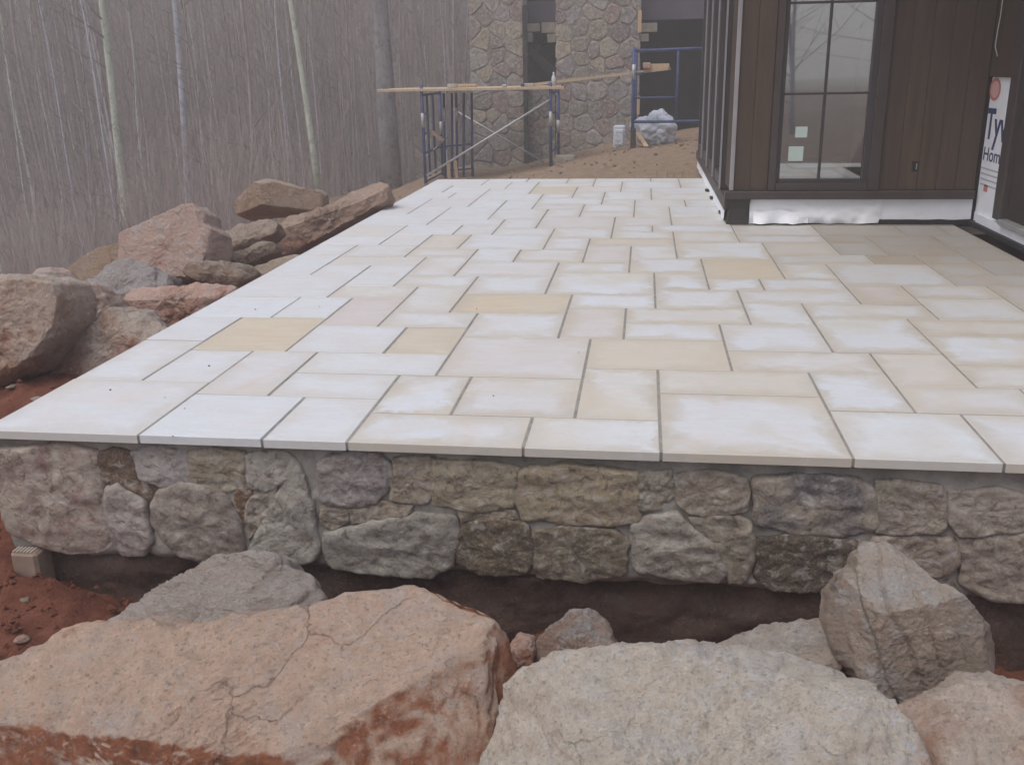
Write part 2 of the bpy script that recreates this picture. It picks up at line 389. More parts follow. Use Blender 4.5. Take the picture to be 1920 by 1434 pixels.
# ------------------------------------------------------------------ patio: slabs laid on a 6 inch module
RECTS = """0,0,4,4 4,0,7,3 7,0,9,3 9,0,13,2 13,0,16,2 16,0,20,4 20,0,23,3 23,0,27,3 27,0,31,4 31,0,33,3
16,4,20,6 20,3,22,6 22,3,28,5 2,4,4,7 0,4,2,8 0,8,2,11 4,3,6,7 6,3,9,5 6,5,10,7 9,2,11,5 11,2,14,5 14,2,16,6 10,5,14,9
14,6,18,9 18,6,22,8 22,5,24,8 24,5,28,7 24,7,28,10 24,10,28,12 2,7,5,11 5,7,8,10 8,7,10,10 7,10,10,12 10,9,13,12 5,10,7,14 3,11,5,14 0,11,3,14
7,12,9,16 9,12,13,15 13,9,15,13 15,9,18,11 15,11,19,13 18,8,21,11 13,13,16,15 16,13,19,16 19,11,21,14 19,14,23,16 21,8,24,12 21,12,25,14
4,14,7,16 0,14,4,18 4,16,6,20 6,16,9,18 9,15,12,18 12,15,16,19 16,16,18,19 18,16,20,18 20,16,23,18 8,18,12,21 6,18,8,22 12,19,15,21 15,19,18,22
18,18,21,22 21,18,23,21 23,14,25,17 23,17,27,21 25,12,28,15 25,15,28,17 21,21,25,23 25,21,27,23 27,17,31,19 27,19,29,21 27,21,29,23 28,13,31,17
2,18,4,20 2,20,6,22 0,18,2,22 0,22,2,25 2,22,5,25 5,22,8,24 5,24,7,28 7,24,11,28 3,25,5,28 3,28,6,31 0,25,3,27 0,27,3,31
8,21,10,24 10,21,13,24 13,21,15,25 15,22,17,25 17,22,21,26 13,25,17,27 11,24,13,27 11,27,14,30 8,28,11,30 6,28,8,31 14,27,17,29 17,26,20,29 14,29,16,31 16,29,20,31
20,26,24,28 20,28,24,31 21,23,24,26 24,23,26,26 26,23,29,25 26,25,29,28 24,26,26,28 24,28,28,31
10,30,14,34 14,31,17,34 8,30,10,33 4,31,8,33 0,31,4,35 7,33,10,37 4,33,7,35 4,35,7,38 2,35,4,38 0,35,2,38 0,38,2,42 2,38,5,42 5,38,7,41 7,37,9,41 5,41,9,44
10,34,12,37 9,37,12,39 12,34,15,36 12,36,15,39 15,34,17,38 17,31,20,34 17,34,20,38 15,38,18,41 18,38,20,41 9,39,13,42 9,42,11,44 11,42,13,45 13,39,15,41 13,41,16,45
0,42,3,45 3,42,5,45 0,45,2,49 2,45,5,47 2,47,6,49 5,44,8,47 6,47,8,50 8,44,11,48 11,45,14,48 14,45,16,47 16,41,20,44 16,44,20,47 14,47,18,51 18,47,20,50 12,48,14,51
8,48,12,50 0,49,4,53 4,49,6,51 4,51,7,53 6,50,8,51 7,51,10,53 8,50,10,51 10,50,12,53 12,51,16,53 16,51,18,53 18,50,20,53"""
TAN = {'2,7,5,11': .9, '8,7,10,10': .85, '9,12,13,15': .95, '14,6,18,9': .7, '18,18,21,22': 1, '13,25,17,27': .7, '8,44,11,48': .8, '5,24,7,28': .55,
       '0,27,3,31': .35, '25,21,27,23': 1, '16,4,20,6': .5, '24,5,28,7': .35, '4,14,7,16': .35, '2,20,6,22': .35, '22,3,28,5': .35, '21,23,24,26': .3, '5,22,8,24': .1,
       '13,0,16,2': .15, '22,5,24,8': .45, '15,11,19,13': .35, '24,10,28,12': .45, '4,16,6,20': .1, '10,5,14,9': .12, '14,2,16,6': .35, '18,6,22,8': .25, '11,45,14,48': .3, '12,34,15,36': .3,
       '4,0,7,3': .02, '7,12,9,16': .3, '2,22,5,25': .2, '3,25,5,28': .2}
PINK = {'5,10,7,14': .75, '13,9,15,13': .6, '10,5,14,9': .35, '4,3,6,7': .3, '23,14,25,17': .8, '10,30,14,34': .5, '0,14,4,18': .15, '13,21,15,25': .55, '2,42,5,45': .4, '9,37,12,39': .3,
        '28,13,31,17': .5, '18,6,22,8': .2, '16,0,20,4': .1, '2,38,5,42': .3, '24,7,28,10': .05, '0,8,2,11': .1, '0,0,4,4': .08, '14,31,17,34': .25}
VEIN = {'4,3,6,7': .7, '9,0,13,2': .5, '16,0,20,4': .25, '10,5,14,9': .3, '16,4,20,6': .5}
def build_patio():
    rects = [tuple(map(int, r.split(','))) for r in RECTS.split()]
    used = {}; good = []
    for r in rects:
        cells = [(i, j) for i in range(r[0], r[2]) for j in range(r[1], r[3])]
        if any(c in used for c in cells):
            cells = [c for c in cells if c not in used]
            continue
        for c in cells: used[c] = r
        good.append(r)
    XM, YM = 33, 53
    def free(x0, y0, x1, y1):
        return all((i, j) not in used and i < (31 if j >= 3 else XM) and not (i >= 20 and j >= 31) for i in range(x0, x1) for j in range(y0, y1))
    rr = random.Random(3)
    for j in range(YM):
        for i in range(XM):
            if not free(i, j, i+1, j+1): continue
            opts = [(3,2),(2,3),(3,3),(4,2),(2,2),(4,3),(2,4)]; rr.shuffle(opts)
            for a, b in opts + [(3,1),(2,1),(1,3),(1,2),(1,1)]:
                if i+a <= XM and j+b <= YM and free(i, j, i+a, j+b):
                    for u in range(i, i+a):
                        for v in range(j, j+b): used[(u, v)] = 1
                    good.append((i, j, i+a, j+b)); break
    # the bed the slabs lie on (its joints show between them)
    b = MB()
    for z0, z1, y0 in ((-.0305, -.0035, .010), (-.30, -.0306, .075)):
        b.box((.005, y0, z0), (20*M6, 53*M6-.01, z1)); b.box((20*M6, y0, z0), (31*M6, 31.6*M6, z1)); b.box((31*M6, y0, z0), (40*M6, 3*M6, z1))
    patio = b.build('patio', MT['joint']); tag(patio, 'raised patio paved with pale sandstone slabs in an ashlar pattern', kind='structure')
    cache = {}; T = .032; rv = random.Random(5)
    for r in good:
        x0, y0, x1, y1 = r; w_, h_ = x1-x0, y1-y0
        if (w_, h_) not in cache:
            W, H = w_*M6, h_*M6; g = .0052; c = .0025
            a, b_ = W/2-g, H/2-g
            vs = [(-a,-b_,-T),(a,-b_,-T),(a,b_,-T),(-a,b_,-T),(-a,-b_,-c),(a,-b_,-c),(a,b_,-c),(-a,b_,-c),(-a+c,-b_+c,0),(a-c,-b_+c,0),(a-c,b_-c,0),(-a+c,b_-c,0)]
            fs = [(3,2,1,0)]+[(i, (i+1)%4, 4+(i+1)%4, 4+i) for i in range(4)]+[(4+i, 4+(i+1)%4, 8+(i+1)%4, 8+i) for i in range(4)]+[(8,9,10,11)]
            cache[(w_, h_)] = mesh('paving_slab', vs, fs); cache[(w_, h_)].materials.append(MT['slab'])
        o = bpy.data.objects.new('paving_slab', cache[(w_, h_)]); COL.objects.link(o); o.parent = patio
        o.location = ((x0+x1)/2*M6, (y0+y1)/2*M6, rv.uniform(-.0012, .0012)); o.rotation_euler = (rv.uniform(-.0016, .0016), rv.uniform(-.0016, .0016), rv.uniform(-.001, .001))
        k = '%d,%d,%d,%d' % r
        xm = (x0+x1)/2
        o['slab_width'] = w_*M6; o['slab_depth'] = h_*M6
        o['tan'] = float(TAN.get(k, max(0, rv.gauss(.02, .06)))); o['pink'] = float(PINK.get(k, max(0, rv.gauss(0, .08)))); o['vein'] = float(VEIN.get(k, max(0, rv.gauss(-.1, .2))))
        o['stain'] = float(max(0, min(1, .12 + .75*smooth(3, 12, xm) + rv.uniform(-.25, .35))) * (1 if y0 < 30 else .6))
        # damp plus painted shade, growing towards the corner by the house walls
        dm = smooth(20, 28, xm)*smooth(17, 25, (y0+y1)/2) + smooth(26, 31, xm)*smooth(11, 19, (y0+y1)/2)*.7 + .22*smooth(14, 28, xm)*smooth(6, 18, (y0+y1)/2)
        o['damp_shade'] = float(min(1, dm)*rv.uniform(.75, 1))
    return patio
build_patio()
def specks():
    pts = [(207, 731), (309, 745), (392, 686), (346, 766), (599, 575), (894, 579), (479, 580), (324, 818), (1085, 661), (925, 742)]
    for i, (x, y) in enumerate(pts):
        p = at(x, y, 'z', .001); r = random.Random(i)
        vs = []; L = r.uniform(.003, .007)
        for j in range(6):
            a = j/6*6.283; vs.append((math.cos(a)*L, math.sin(a)*L*.6, 0)); 
        for j in range(6):
            a = j/6*6.283; vs.append((math.cos(a)*L*.6, math.sin(a)*L*.35, L*.5))
        fs = [(j, (j+1)%6, 6+(j+1)%6, 6+j) for j in range(6)]+[tuple(range(6, 12)), tuple(reversed(range(6)))]
        o = link('pebble', mesh('pebble', vs, fs, True), MT['pebble'], loc=p); o.rotation_euler.z = r.uniform(0, 6)
        tag(o, 'tiny dark speck of debris lying on the pale paving', 'debris', 'dark specks on the paving')
specks()

# ------------------------------------------------------------------ front retaining wall with its fieldstones
WALL = [  # outline in picture pixels, colour, tint, proudness
 ([(0,843),(90,838),(100,832),(183,848),(187,905),(195,935),(202,965),(207,1020),(180,1030),(125,1032),(70,1014),(20,990),(6,945),(-2,890)], (.40,.35,.36),(.27,.17,.18),.03),
 ([(205,920),(225,910),(245,925),(268,945),(275,985),(285,1010),(270,1034),(230,1035),(214,1010),(204,965)], (.35,.32,.36),(.27,.24,.29),.03),
 ([(192,852),(215,847),(252,858),(262,897),(296,914),(285,935),(262,925),(240,912),(212,905),(195,900)], (.13,.075,.05),(.18,.12,.09),.012),
 ([(252,848),(300,843),(352,850),(352,903),(310,905),(270,893)], (.34,.33,.38),(.27,.26,.33),.022),
 ([(359,848),(400,845),(455,850),(460,890),(455,912),(400,915),(372,905),(359,893)], (.31,.28,.26),(.26,.23,.20),.022),
 ([(300,925),(330,908),(380,910),(420,930),(440,960),(455,1000),(457,1035),(440,1048),(370,1048),(335,1035),(310,1010),(290,980),(288,950)], (.29,.26,.27),(.20,.16,.17),.03),
 ([(465,854),(530,852),(548,865),(530,895),(500,915),(475,908),(467,880)], (.34,.35,.38),(.28,.28,.31),.02),
 ([(445,920),(470,920),(472,940),(463,975),(453,970),(446,945)], (.24,.13,.06),(.18,.10,.06),.014),
 ([(546,862),(562,880),(576,920),(586,970),(598,1020),(590,1045),(540,1052),(490,1045),(467,1030),(490,990),(515,950),(530,908)], (.34,.34,.36),(.27,.27,.29),.035),
 ([(478,935),(518,908),(512,942),(486,985),(469,1008),(467,960)], (.29,.27,.27),(.25,.22,.21),.018),
 ([(602,868),(620,856),(700,852),(725,868),(737,900),(717,925),(690,940),(622,945),(605,930)], (.27,.25,.30),(.21,.19,.24),.028),
 ([(740,864),(812,862),(813,920),(790,940),(737,930),(745,900)], (.30,.25,.21),(.25,.21,.19),.022),
 ([(820,866),(920,868),(965,880),(962,945),(900,952),(820,943)], (.31,.27,.21),(.27,.24,.20),.024),
 ([(610,955),(645,953),(650,976),(625,985),(612,975)], (.22,.17,.14),(.27,.24,.23),.018),
 ([(658,953),(700,944),(768,948),(768,962),(720,972),(665,980)], (.26,.20,.17),(.29,.26,.25),.018),
 ([(612,997),(680,988),(772,966),(850,968),(858,1010),(845,1058),(800,1078),(700,1070),(630,1060),(615,1040)], (.27,.27,.29),(.20,.19,.20),.035),
 ([(872,986),(920,975),(985,985),(998,1035),(985,1072),(900,1070),(867,1050),(864,1010)], (.15,.115,.08),(.10,.08,.06),.02),
 ([(866,956),(962,956),(968,972),(905,970),(870,974)], (.22,.17,.14),(.25,.22,.2),.014),
 ([(977,887),(1000,876),(1100,877),(1190,886),(1193,975),(1140,983),(1040,972),(985,973),(972,930)], (.33,.28,.20),(.28,.22,.18),.028),
 ([(1004,998),(1060,990),(1150,995),(1175,1018),(1170,1072),(1090,1083),(1012,1078),(1003,1040)], (.20,.165,.13),(.14,.12,.10),.024),
 ([(1200,892),(1255,887),(1258,928),(1240,945),(1202,950)], (.27,.26,.24),(.24,.22,.21),.018),
 ([(1266,890),(1340,889),(1395,900),(1398,953),(1340,960),(1300,958),(1276,940)], (.26,.22,.20),(.22,.19,.18),.024),
 ([(1192,985),(1220,967),(1268,967),(1290,988),(1338,1025),(1356,1065),(1345,1086),(1290,1083),(1202,1068),(1187,1040)], (.31,.30,.31),(.25,.23,.24),.034),
 ([(1294,970),(1380,970),(1405,987),(1408,1050),(1395,1083),(1366,1088),(1347,1030),(1312,997)], (.28,.25,.22),(.22,.19,.18),.022),
 ([(1418,898),(1500,894),(1600,900),(1635,915),(1640,990),(1600,998),(1520,997),(1421,983)], (.14,.135,.18),(.30,.27,.25),.026),
 ([(1648,905),(1760,915),(1772,955),(1760,988),(1700,996),(1648,993)], (.27,.25,.22),(.24,.20,.21),.024),
 ([(1427,1012),(1480,1007),(1600,1014),(1610,1060),(1598,1102),(1450,1102),(1420,1078)], (.085,.065,.05),(.12,.09,.075),.016),
 ([(1785,922),(1960,930),(1960,988),(1800,997),(1784,975)], (.31,.27,.28),(.25,.22,.22),.024),
 ([(1640,1010),(1780,1007),(1792,1055),(1760,1078),(1645,1075),(1625,1045)], (.30,.24,.22),(.24,.19,.20),.026),
 ([(1800,1010),(1965,1002),(1965,1120),(1860,1118),(1806,1090)], (.30,.26,.24),(.24,.20,.20),.026),
 ([(1640,1085),(1775,1088),(1800,1118),(1700,1128),(1640,1118)], (.20,.15,.13),(.15,.12,.11),.018),
 ([(1968,900),(2080,905),(2085,990),(1970,988)], (.28,.26,.24),(.24,.2,.2),.024),
 ([(1972,1004),(2090,1004),(2090,1120),(1975,1118)], (.3,.25,.22),(.24,.2,.2),.024),
]
def stone_mesh(name, pts, proud, seed, N=84, rings=(1, .99, .97, .94, .90, .85, .80, .74, .68, .62, .55, .48, .41, .34, .27, .20, .13, .07), rough=.010):
    """pts: 2D outline; the stone stands out of its plane by proud. local x right, y out (towards -Y world), z up"""
    c = Vector((sum(p[0] for p in pts)/len(pts), sum(p[1] for p in pts)/len(pts)))
    dense = []; L = sum((Vector(pts[i])-Vector(pts[i-1])).length for i in range(len(pts)))
    for i in range(len(pts)):
        a = Vector(pts[i]); b = Vector(pts[(i+1) % len(pts)]); k = max(1, round((b-a).length/L*N))
        for j in range(k): dense.append(a.lerp(b, j/k))
    dense = [c+(d-c)*(1+.018/max(.03, (d-c).length)) for d in dense]
    n = len(dense)
    for _ in range(1): dense = [(dense[i-1]+dense[i]*2+dense[(i+1) % n])/4 for i in range(n)]
    vs = []; fs = []
    rr = random.Random(seed); tilt = (rr.uniform(-.05, .05), rr.uniform(-.05, .05))
    prof = {1: -1.6, .99: .35, .97: .72, .94: .88, .90: .95}
    for r in (1,)+rings:
        for d in dense:
            q = c + (d-c)*r; nz = .62*noise.fractal(Vector((q.x*9+seed*3, q.y*14, seed)), .9, 2, 6)*rough*1.3 - .7*abs(noise.noise(Vector((q.x*11, q.y*17, seed+4))))*rough*1.3 + noise.noise(Vector((q.x*60, q.y*60, seed)))*rough*.3
            if len(vs) < n: h = -.05
            else: h = proud*(prof.get(r, 1) if r != 1 else .0) + (nz + (q-c).x*tilt[0] + (q-c).y*tilt[1])*(1 if r < .99 else .3)
            e = .004*noise.noise(Vector((d.x*38, d.y*38, seed+9)))+.011*noise.noise(Vector((d.x*13, d.y*13, seed+5)))
            dd = (d-c).normalized()*e*r*r*r
            vs.append((q.x-c.x+dd.x, -h, q.y-c.y+dd.y))
    R = len(rings)+1
    for i in range(R-1):
        for j in range(n): fs.append((i*n+j, i*n+(j+1) % n, (i+1)*n+(j+1) % n, (i+1)*n+j))
    vs.append((0, -proud-.0*rough, 0)); k = len(vs)-1
    for j in range(n): fs.append(((R-1)*n+j, (R-1)*n+(j+1) % n, k))
    return mesh(name, vs, fs, True), c
def build_wall():
    wl = empty('retaining_wall', (2.4, .1, -.5), 'low mortared fieldstone wall holding up the front of the patio', 'wall')
    YF = .045
    # mortar face: rough sheet in front of a solid core
    vs = []; nx, nz = 300, 34; x0, x1, z0, z1 = .01, 6.1, -.525, -.033
    for j in range(nz):
        for i in range(nx):
            x = x0+(x1-x0)*i/(nx-1); z = z0+(z1-z0)*j/(nz-1)
            d = .016*noise.fractal(Vector((x*7, z*7, 1)), 1, 2, 5) + .006*noise.noise(Vector((x*45, z*45, 3)))
            d += .02*smooth(-.05, -.036, z)
            vs.append((x, YF - d + .004 + .03*smooth(-.49, -.525, z), z + .012*noise.noise(Vector((x*5, 1, 6)))*smooth(-.45, -.52, z)))
    fs = [(j*nx+i, j*nx+i+1, (j+1)*nx+i+1, (j+1)*nx+i) for j in range(nz-1) for i in range(nx-1)]
    k = len(vs); vs += [(x0,.3,z0),(x1,.3,z0),(x1,.3,z1),(x0,.3,z1)]
    fs += [(k, k+3, (nz-1)*nx, 0), (k+1, nx-1, nz*nx-1, k+2), (k, 0, nx-1, k+1), (k+3, k+2, nz*nx-1, (nz-1)*nx)]
    me = mesh('mortar', vs, fs, True); me.transform(Matrix.Translation(-wl.location)); link('mortar', me, MT['mortar'], wl)
    for i, (px, c1, c2, pr) in enumerate(WALL):
        pts = [((p := at(x, y, 'y', YF)).x, p.z) for x, y in px]
        me, c = stone_mesh('stone', pts, pr*.55+.004, i+1)
        o = link('stone', me, MT['wstone'], wl, Vector((c.x, YF, c.y)) - wl.location)
        o['stone_colour'] = [(x*.66+g*.34*(sum(c1)/.83))*k for x, g, k in zip(c1, (.30, .275, .245), (1.22, 1.18, 1.0))]; o['stone_tint'] = [(x*.66+g*.34*(sum(c2)/.83))*k for x, g, k in zip(c2, (.30, .27, .24), (1.22, 1.17, 1.0))]
    # side return of the wall, under the left edge of the patio
    b = MB(); b.box((.012, .30, -.62), (.3, 8.04, -.04)); b.build('side_masonry', MT['mortar'], wl)
    # rough foundation course below the stones
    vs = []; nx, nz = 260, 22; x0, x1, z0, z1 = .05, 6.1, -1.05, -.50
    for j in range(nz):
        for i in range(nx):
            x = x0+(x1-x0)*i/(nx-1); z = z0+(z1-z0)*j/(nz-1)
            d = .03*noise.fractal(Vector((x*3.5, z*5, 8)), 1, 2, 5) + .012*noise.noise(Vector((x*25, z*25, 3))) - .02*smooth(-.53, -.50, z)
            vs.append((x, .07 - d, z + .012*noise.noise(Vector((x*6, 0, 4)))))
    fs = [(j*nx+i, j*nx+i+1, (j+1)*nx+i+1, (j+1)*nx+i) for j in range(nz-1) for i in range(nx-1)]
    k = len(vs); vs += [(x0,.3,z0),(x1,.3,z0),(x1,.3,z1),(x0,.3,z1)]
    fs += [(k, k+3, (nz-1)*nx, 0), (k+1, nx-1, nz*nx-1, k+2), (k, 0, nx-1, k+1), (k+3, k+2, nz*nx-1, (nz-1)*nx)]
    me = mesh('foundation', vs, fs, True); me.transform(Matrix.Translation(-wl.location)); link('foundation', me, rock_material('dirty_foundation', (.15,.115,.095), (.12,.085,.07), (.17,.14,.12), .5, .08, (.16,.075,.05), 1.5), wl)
    # paler footing block at the left end with scraped grooves on top
    b = MB(); b.box((.022, -.005, -.90), (.13, .3, -.49), .012); f = b.build('footing_block', MT['footing'], wl)
    b = MB()
    for i in range(6): b.box((.035+i*.014, .0, -.491), (.042+i*.014, .04, -.486))
    b.build('groove_ridge', MT['block'], f)
build_wall()

# ------------------------------------------------------------------ boulders
def rock(label, px, yd, df, db, mat, tilt=30, cuts=(), N=150, K=70, rough=.03, seed=1, rc=12, e=.55, cshift=(0, 0), cat='boulder', group='rough boulders heaped beside the patio', name='boulder', freq=3., steps=None):
    t = math.radians(tilt); nw = Vector((0, -math.cos(t), math.sin(t))); uw = Vector((1, 0, 0)); vw = Vector((0, math.sin(t), math.cos(t)))
    cx = sum(p[0] for p in px)/len(px); cy = sum(p[1] for p in px)/len(px)
    p0 = at(cx, cy, 'y', yd)
    def onp(x, y):
        d = ray(x, y); q = CAM + d*((p0-CAM).dot(nw)/d.dot(nw)) - p0
        return Vector((q.dot(uw), q.dot(vw)))
    P = [onp(*p) for p in px]
    A = sum(P[i-1].cross(P[i]) for i in range(len(P)))/2
    c = sum(((P[i-1]+P[i])*P[i-1].cross(P[i]) for i in range(len(P))), Vector((0, 0)))/(6*A)
    c = c + Vector(cshift)
    def rad(th):
        d = Vector((math.cos(th), math.sin(th))); best = 0
        for i in range(len(P)):
            a = P[i-1]-c; b = P[i]-c; s = b-a; den = d.cross(s)
            if abs(den) < 1e-12: continue
            tt = a.cross(s)/den; u = a.cross(d)/den
            if tt > best and -1e-6 <= u <= 1+1e-6: best = tt
        return best
    rr = random.Random(seed)
    R = [rad(2*math.pi*i/N) for i in range(N)]
    R = [(R[i-1]+2*R[i]+R[(i+1) % N])/4 for i in range(N)]
    size = sum(R)/N
    ar = np.array(R); ft = np.fft.rfft(ar); ft[4:] = 0; RS = np.fft.irfft(ft, N)
    planes = []
    for nwv, q, off in cuts:                  # given facets: world normal, pixel, offset in front of the outline plane
        n = Vector(nwv).normalized(); nl = Vector((n.dot(uw), n.dot(vw), n.dot(nw))); pq = onp(*q)
        planes.append((nl, nl.dot(Vector((pq.x-c.x, pq.y-c.y, off)))))
    def sup(nl):
        m = 0
        for i in range(0, N, 4):
            for ph in (-60, -30, 0, 20, 40, 60, 80):
                f = math.radians(ph); s = abs(math.cos(f))**e; ww = (df if ph > 0 else db)*math.copysign(abs(math.sin(f))**e, ph)
                m = max(m, nl.dot(Vector((R[i]*math.cos(2*math.pi*i/N)*s, R[i]*math.sin(2*math.pi*i/N)*s, ww))))
        return m
    for _ in range(rc):
        nl = Vector((rr.gauss(0, 1), rr.gauss(0, 1), rr.choice((1, 1, -1))*rr.uniform(.7, 1.8))).normalized()
        planes.append((nl, sup(nl)*rr.uniform(.80, .93)))
    vs = []
    for j in range(K+1):
        ph = -math.pi/2 + math.pi*j/K; s = max(0, math.cos(ph)); ww = (df if ph > 0 else -db)*(max(0, 1-s**(2/e)))**(e/2)
        for i in range(N):
            if (j in (0, K)) and i: break
            th = 2*math.pi*i/N; kb = smooth(.45, .97, s); re = R[i]*kb + float(RS[i])*(1-kb); p = Vector((re*math.cos(th)*s, re*math.sin(th)*s, ww))
            for nl, d in planes:
                x = nl.dot(p)-d
                if x > 0: p = p - nl*x
            W = uw*p.x + vw*p.y + nw*p.z
            dr = W.normalized() if W.length > 1e-6 else nw
            q = W*freq/ max(.35, size)*.5 + Vector((seed*5.1, 0, 0))
            h = noise.fractal(q*1.2, 1, 2, 6)*1.0
            h += -.9*abs(noise.noise(q*2.3+Vector((3, 1, 7))))+.2
            h += .38*noise.fractal(q*6, .8, 2, 4) + .30*noise.fractal(q*17+Vector((1, 2, 3)), .8, 2, 3)
            if steps:                          # bedding ledges
                sn, per, amp = steps; tq = Vector(sn).normalized().dot(W)/per + .35*noise.noise(q*1.1)
                fr = tq-math.floor(tq); h += amp/rough*(smooth(.0, .25, fr)-fr*.6-.3)
            W = W + dr*(h*rough)
            vs.append(W)
    ids = []; k = 0
    for j in range(K+1):
        if j in (0, K): ids.append([k]*N); k += 1
        else: ids.append(list(range(k, k+N))); k += N
    fs = []
    for j in range(K):
        for i in range(N):
            a, b, c2, d = ids[j][i], ids[j][(i+1) % N], ids[j+1][(i+1) % N], ids[j+1][i]
            if a == b: fs.append((a, c2, d))
            elif c2 == d: fs.append((a, b, c2))
            else: fs.append((a, b, c2, d))
    me = mesh(name, vs, fs, True)
    o = link(name, me, mat, loc=p0 + uw*c.x + vw*c.y)
    return tag(o, label, cat, group)

RK = {}
RK['sand'] = rock_material('orange_sandstone_rock', (.82,.60,.45), (.76,.54,.41), (.70,.58,.50), .45, .3, (.36,.15,.085), side=1.)
RK['lime'] = rock_material('pale_speckled_rock', (.86,.77,.65), (.80,.69,.56), (.80,.75,.70), .62, 1., (.50,.27,.18), 1.2, side=.1)
RK['grey'] = rock_material('grey_ledge_rock', (.66,.59,.53), (.58,.52,.46), (.60,.48,.40), .1, .4, (.42,.24,.16), 1.2, (1,1,2.5))
RK['brown'] = rock_material('grey_brown_rock', (.62,.53,.45), (.55,.46,.38), (.62,.61,.59), .2, .15, (.30,.16,.10), 1.1, (1,1,1.6))
RK['mixed'] = rock_material('clay_stained_rock', (.80,.66,.54), (.74,.64,.55), (.56,.34,.23), .65, .2, (.32,.13,.075), .8)
RK['pink'] = rock_material('pinkish_rock', (.80,.60,.51), (.74,.57,.48), (.66,.59,.56), .3, .2, (.42,.22,.15), .9)
RK['blue'] = rock_material('bluish_grey_rock', (.50,.48,.48), (.47,.41,.38), (.47,.37,.31), .2, .4, (.4,.22,.15), 1.1)
RK['tan'] = rock_material('tan_rock', (.58,.46,.35), (.52,.40,.29), (.55,.49,.44), .2, .1, (.36,.19,.11), .9)
RK['olive'] = rock_material('brown_flat_rock', (.46,.35,.27), (.50,.41,.34), (.38,.28,.21), .35, .1, (.33,.16,.09), 1.1)
RK['redclay'] = rock_material('clay_covered_rock', (.80,.56,.46), (.70,.43,.32), (.68,.54,.47), .6, .15, (.33,.125,.07), 1.)

FG = 'large boulders lying in front of the patio wall'
rock('huge orange-tan sandstone boulder at the lower left, dusty top and clay-stained front',
     [(-60,1300),(0,1262),(60,1232),(130,1200),(190,1175),(300,1165),(360,1175),(470,1150),(600,1136),(700,1112),(800,1097),(870,1096),(915,1112),(950,1145),(974,1175),(975,1240),(955,1320),(935,1400),(915,1480),(850,1600),(500,1680),(100,1640),(-160,1560),(-200,1400)],
     -.85, .34, .30, RK['sand'], 34, [((-.05,-.38,.92),(400,1250),.175),((-.08,-.95,.25),(350,1400),.27),((.35,-.75,.55),(760,1300),.235),((.85,-.4,.35),(940,1250),.10)], 260, 130, .022, 3, 5, .62, group=FG, freq=4., cshift=(-.05, -.22))
rock('broad pale grey-tan boulder flecked with white at the bottom centre',
     [(900,1500),(915,1400),(950,1290),(990,1250),(1060,1228),(1140,1212),(1290,1206),(1400,1212),(1530,1210),(1590,1235),(1650,1280),(1668,1330),(1690,1360),(1715,1400),(1740,1450),(1720,1580),(1600,1660),(1300,1690),(1000,1650)],
     -1.0, .26, .30, RK['lime'], 36, [((0,-.45,.9),(1300,1330),.15),((-.55,-.6,.6),(980,1330),.10),((.3,-.6,.75),(1600,1380),.15)], 260, 130, .017, 8, 4, .5, group=FG, freq=5., cshift=(-.02, -.12))
rock('grey slab-like boulder with ledges leaning behind the huge orange-tan one',
     [(60,1235),(85,1200),(120,1180),(180,1165),(250,1120),(330,1080),(420,1053),(480,1040),(520,1042),(545,1052),(548,1072),(580,1078),(590,1100),(610,1122),(590,1180),(450,1260),(150,1290)],
     -.42, .10, .14, RK['grey'], 38, [((-.25,-.75,.6),(400,1150),.05)], 200, 90, .016, 5, 3, .5, group=FG, steps=((-.35,-.2,.9), .05, .012), freq=5.)
rock('small pointed rock with a grey tip and rusty base behind the pale boulder',
     [(985,1260),(992,1235),(1010,1200),(1040,1170),(1075,1146),(1110,1143),(1140,1168),(1158,1212),(1150,1260),(1070,1290)],
     -.62, .12, .12, rock_material('rusty_small_rock', (.44,.37,.31), (.40,.27,.21), (.44,.45,.46), .45, .35, (.38,.18,.12), 1.6), 30, [((-.3,-.8,.5),(1060,1200),.06)], 110, 60, .014, 21, 8, .6, name='rock', cat='rock', group=FG, freq=5.)
rock('low reddish rock wedged between the two biggest boulders',
     [(955,1215),(972,1188),(1000,1192),(1008,1215),(1003,1260),(960,1290)], -.66, .06, .08, RK['redclay'], 30, [], 70, 40, .012, 22, 6, .6, name='rock', cat='rock', group=FG)
rock('flat brown rock lying behind the pale flecked boulder',
     [(1290,1240),(1340,1206),(1430,1178),(1500,1164),(1560,1158),(1600,1165),(1620,1215),(1600,1270),(1400,1290)],
     -.48, .08, .14, RK['brown'], 40, [((-.1,-.4,.9),(1450,1190),.02)], 120, 60, .014, 23, 6, .5, group=FG)
rock('upright grey-brown boulder with chiselled ledges tilted against the wall on the right',
     [(1554,1165),(1560,1105),(1578,1075),(1603,1062),(1612,1035),(1632,1018),(1665,1022),(1690,1040),(1725,1075),(1775,1118),(1815,1155),(1850,1185),(1867,1215),(1862,1250),(1840,1285),(1790,1330),(1700,1370),(1640,1300),(1600,1265),(1565,1215)],
     -.52, .20, .20, RK['brown'], 30, [((-.80,-.55,.22),(1580,1160),.05),((.12,-.97,.22),(1700,1180),.13),((-.15,-.35,.92),(1640,1045),.03),((.80,-.55,.25),(1840,1210),.06),((.1,-.80,-.6),(1700,1290),.13)], 230, 120, .009, 11, 2, .38, group=FG, steps=((.88,-.2,.42), .07, .018), freq=4.)
rock('rusty tan boulder cut off by the lower right corner',
     [(1665,1360),(1690,1325),(1760,1295),(1810,1272),(1850,1270),(1920,1280),(2010,1320),(2060,1420),(2000,1580),(1800,1620),(1690,1500)],
     -.95, .2, .22, RK['mixed'], 34, [((-.2,-.55,.8),(1800,1380),.12)], 180, 90, .018, 31, 7, .55, group=FG, freq=4., cshift=(.03, -.1))

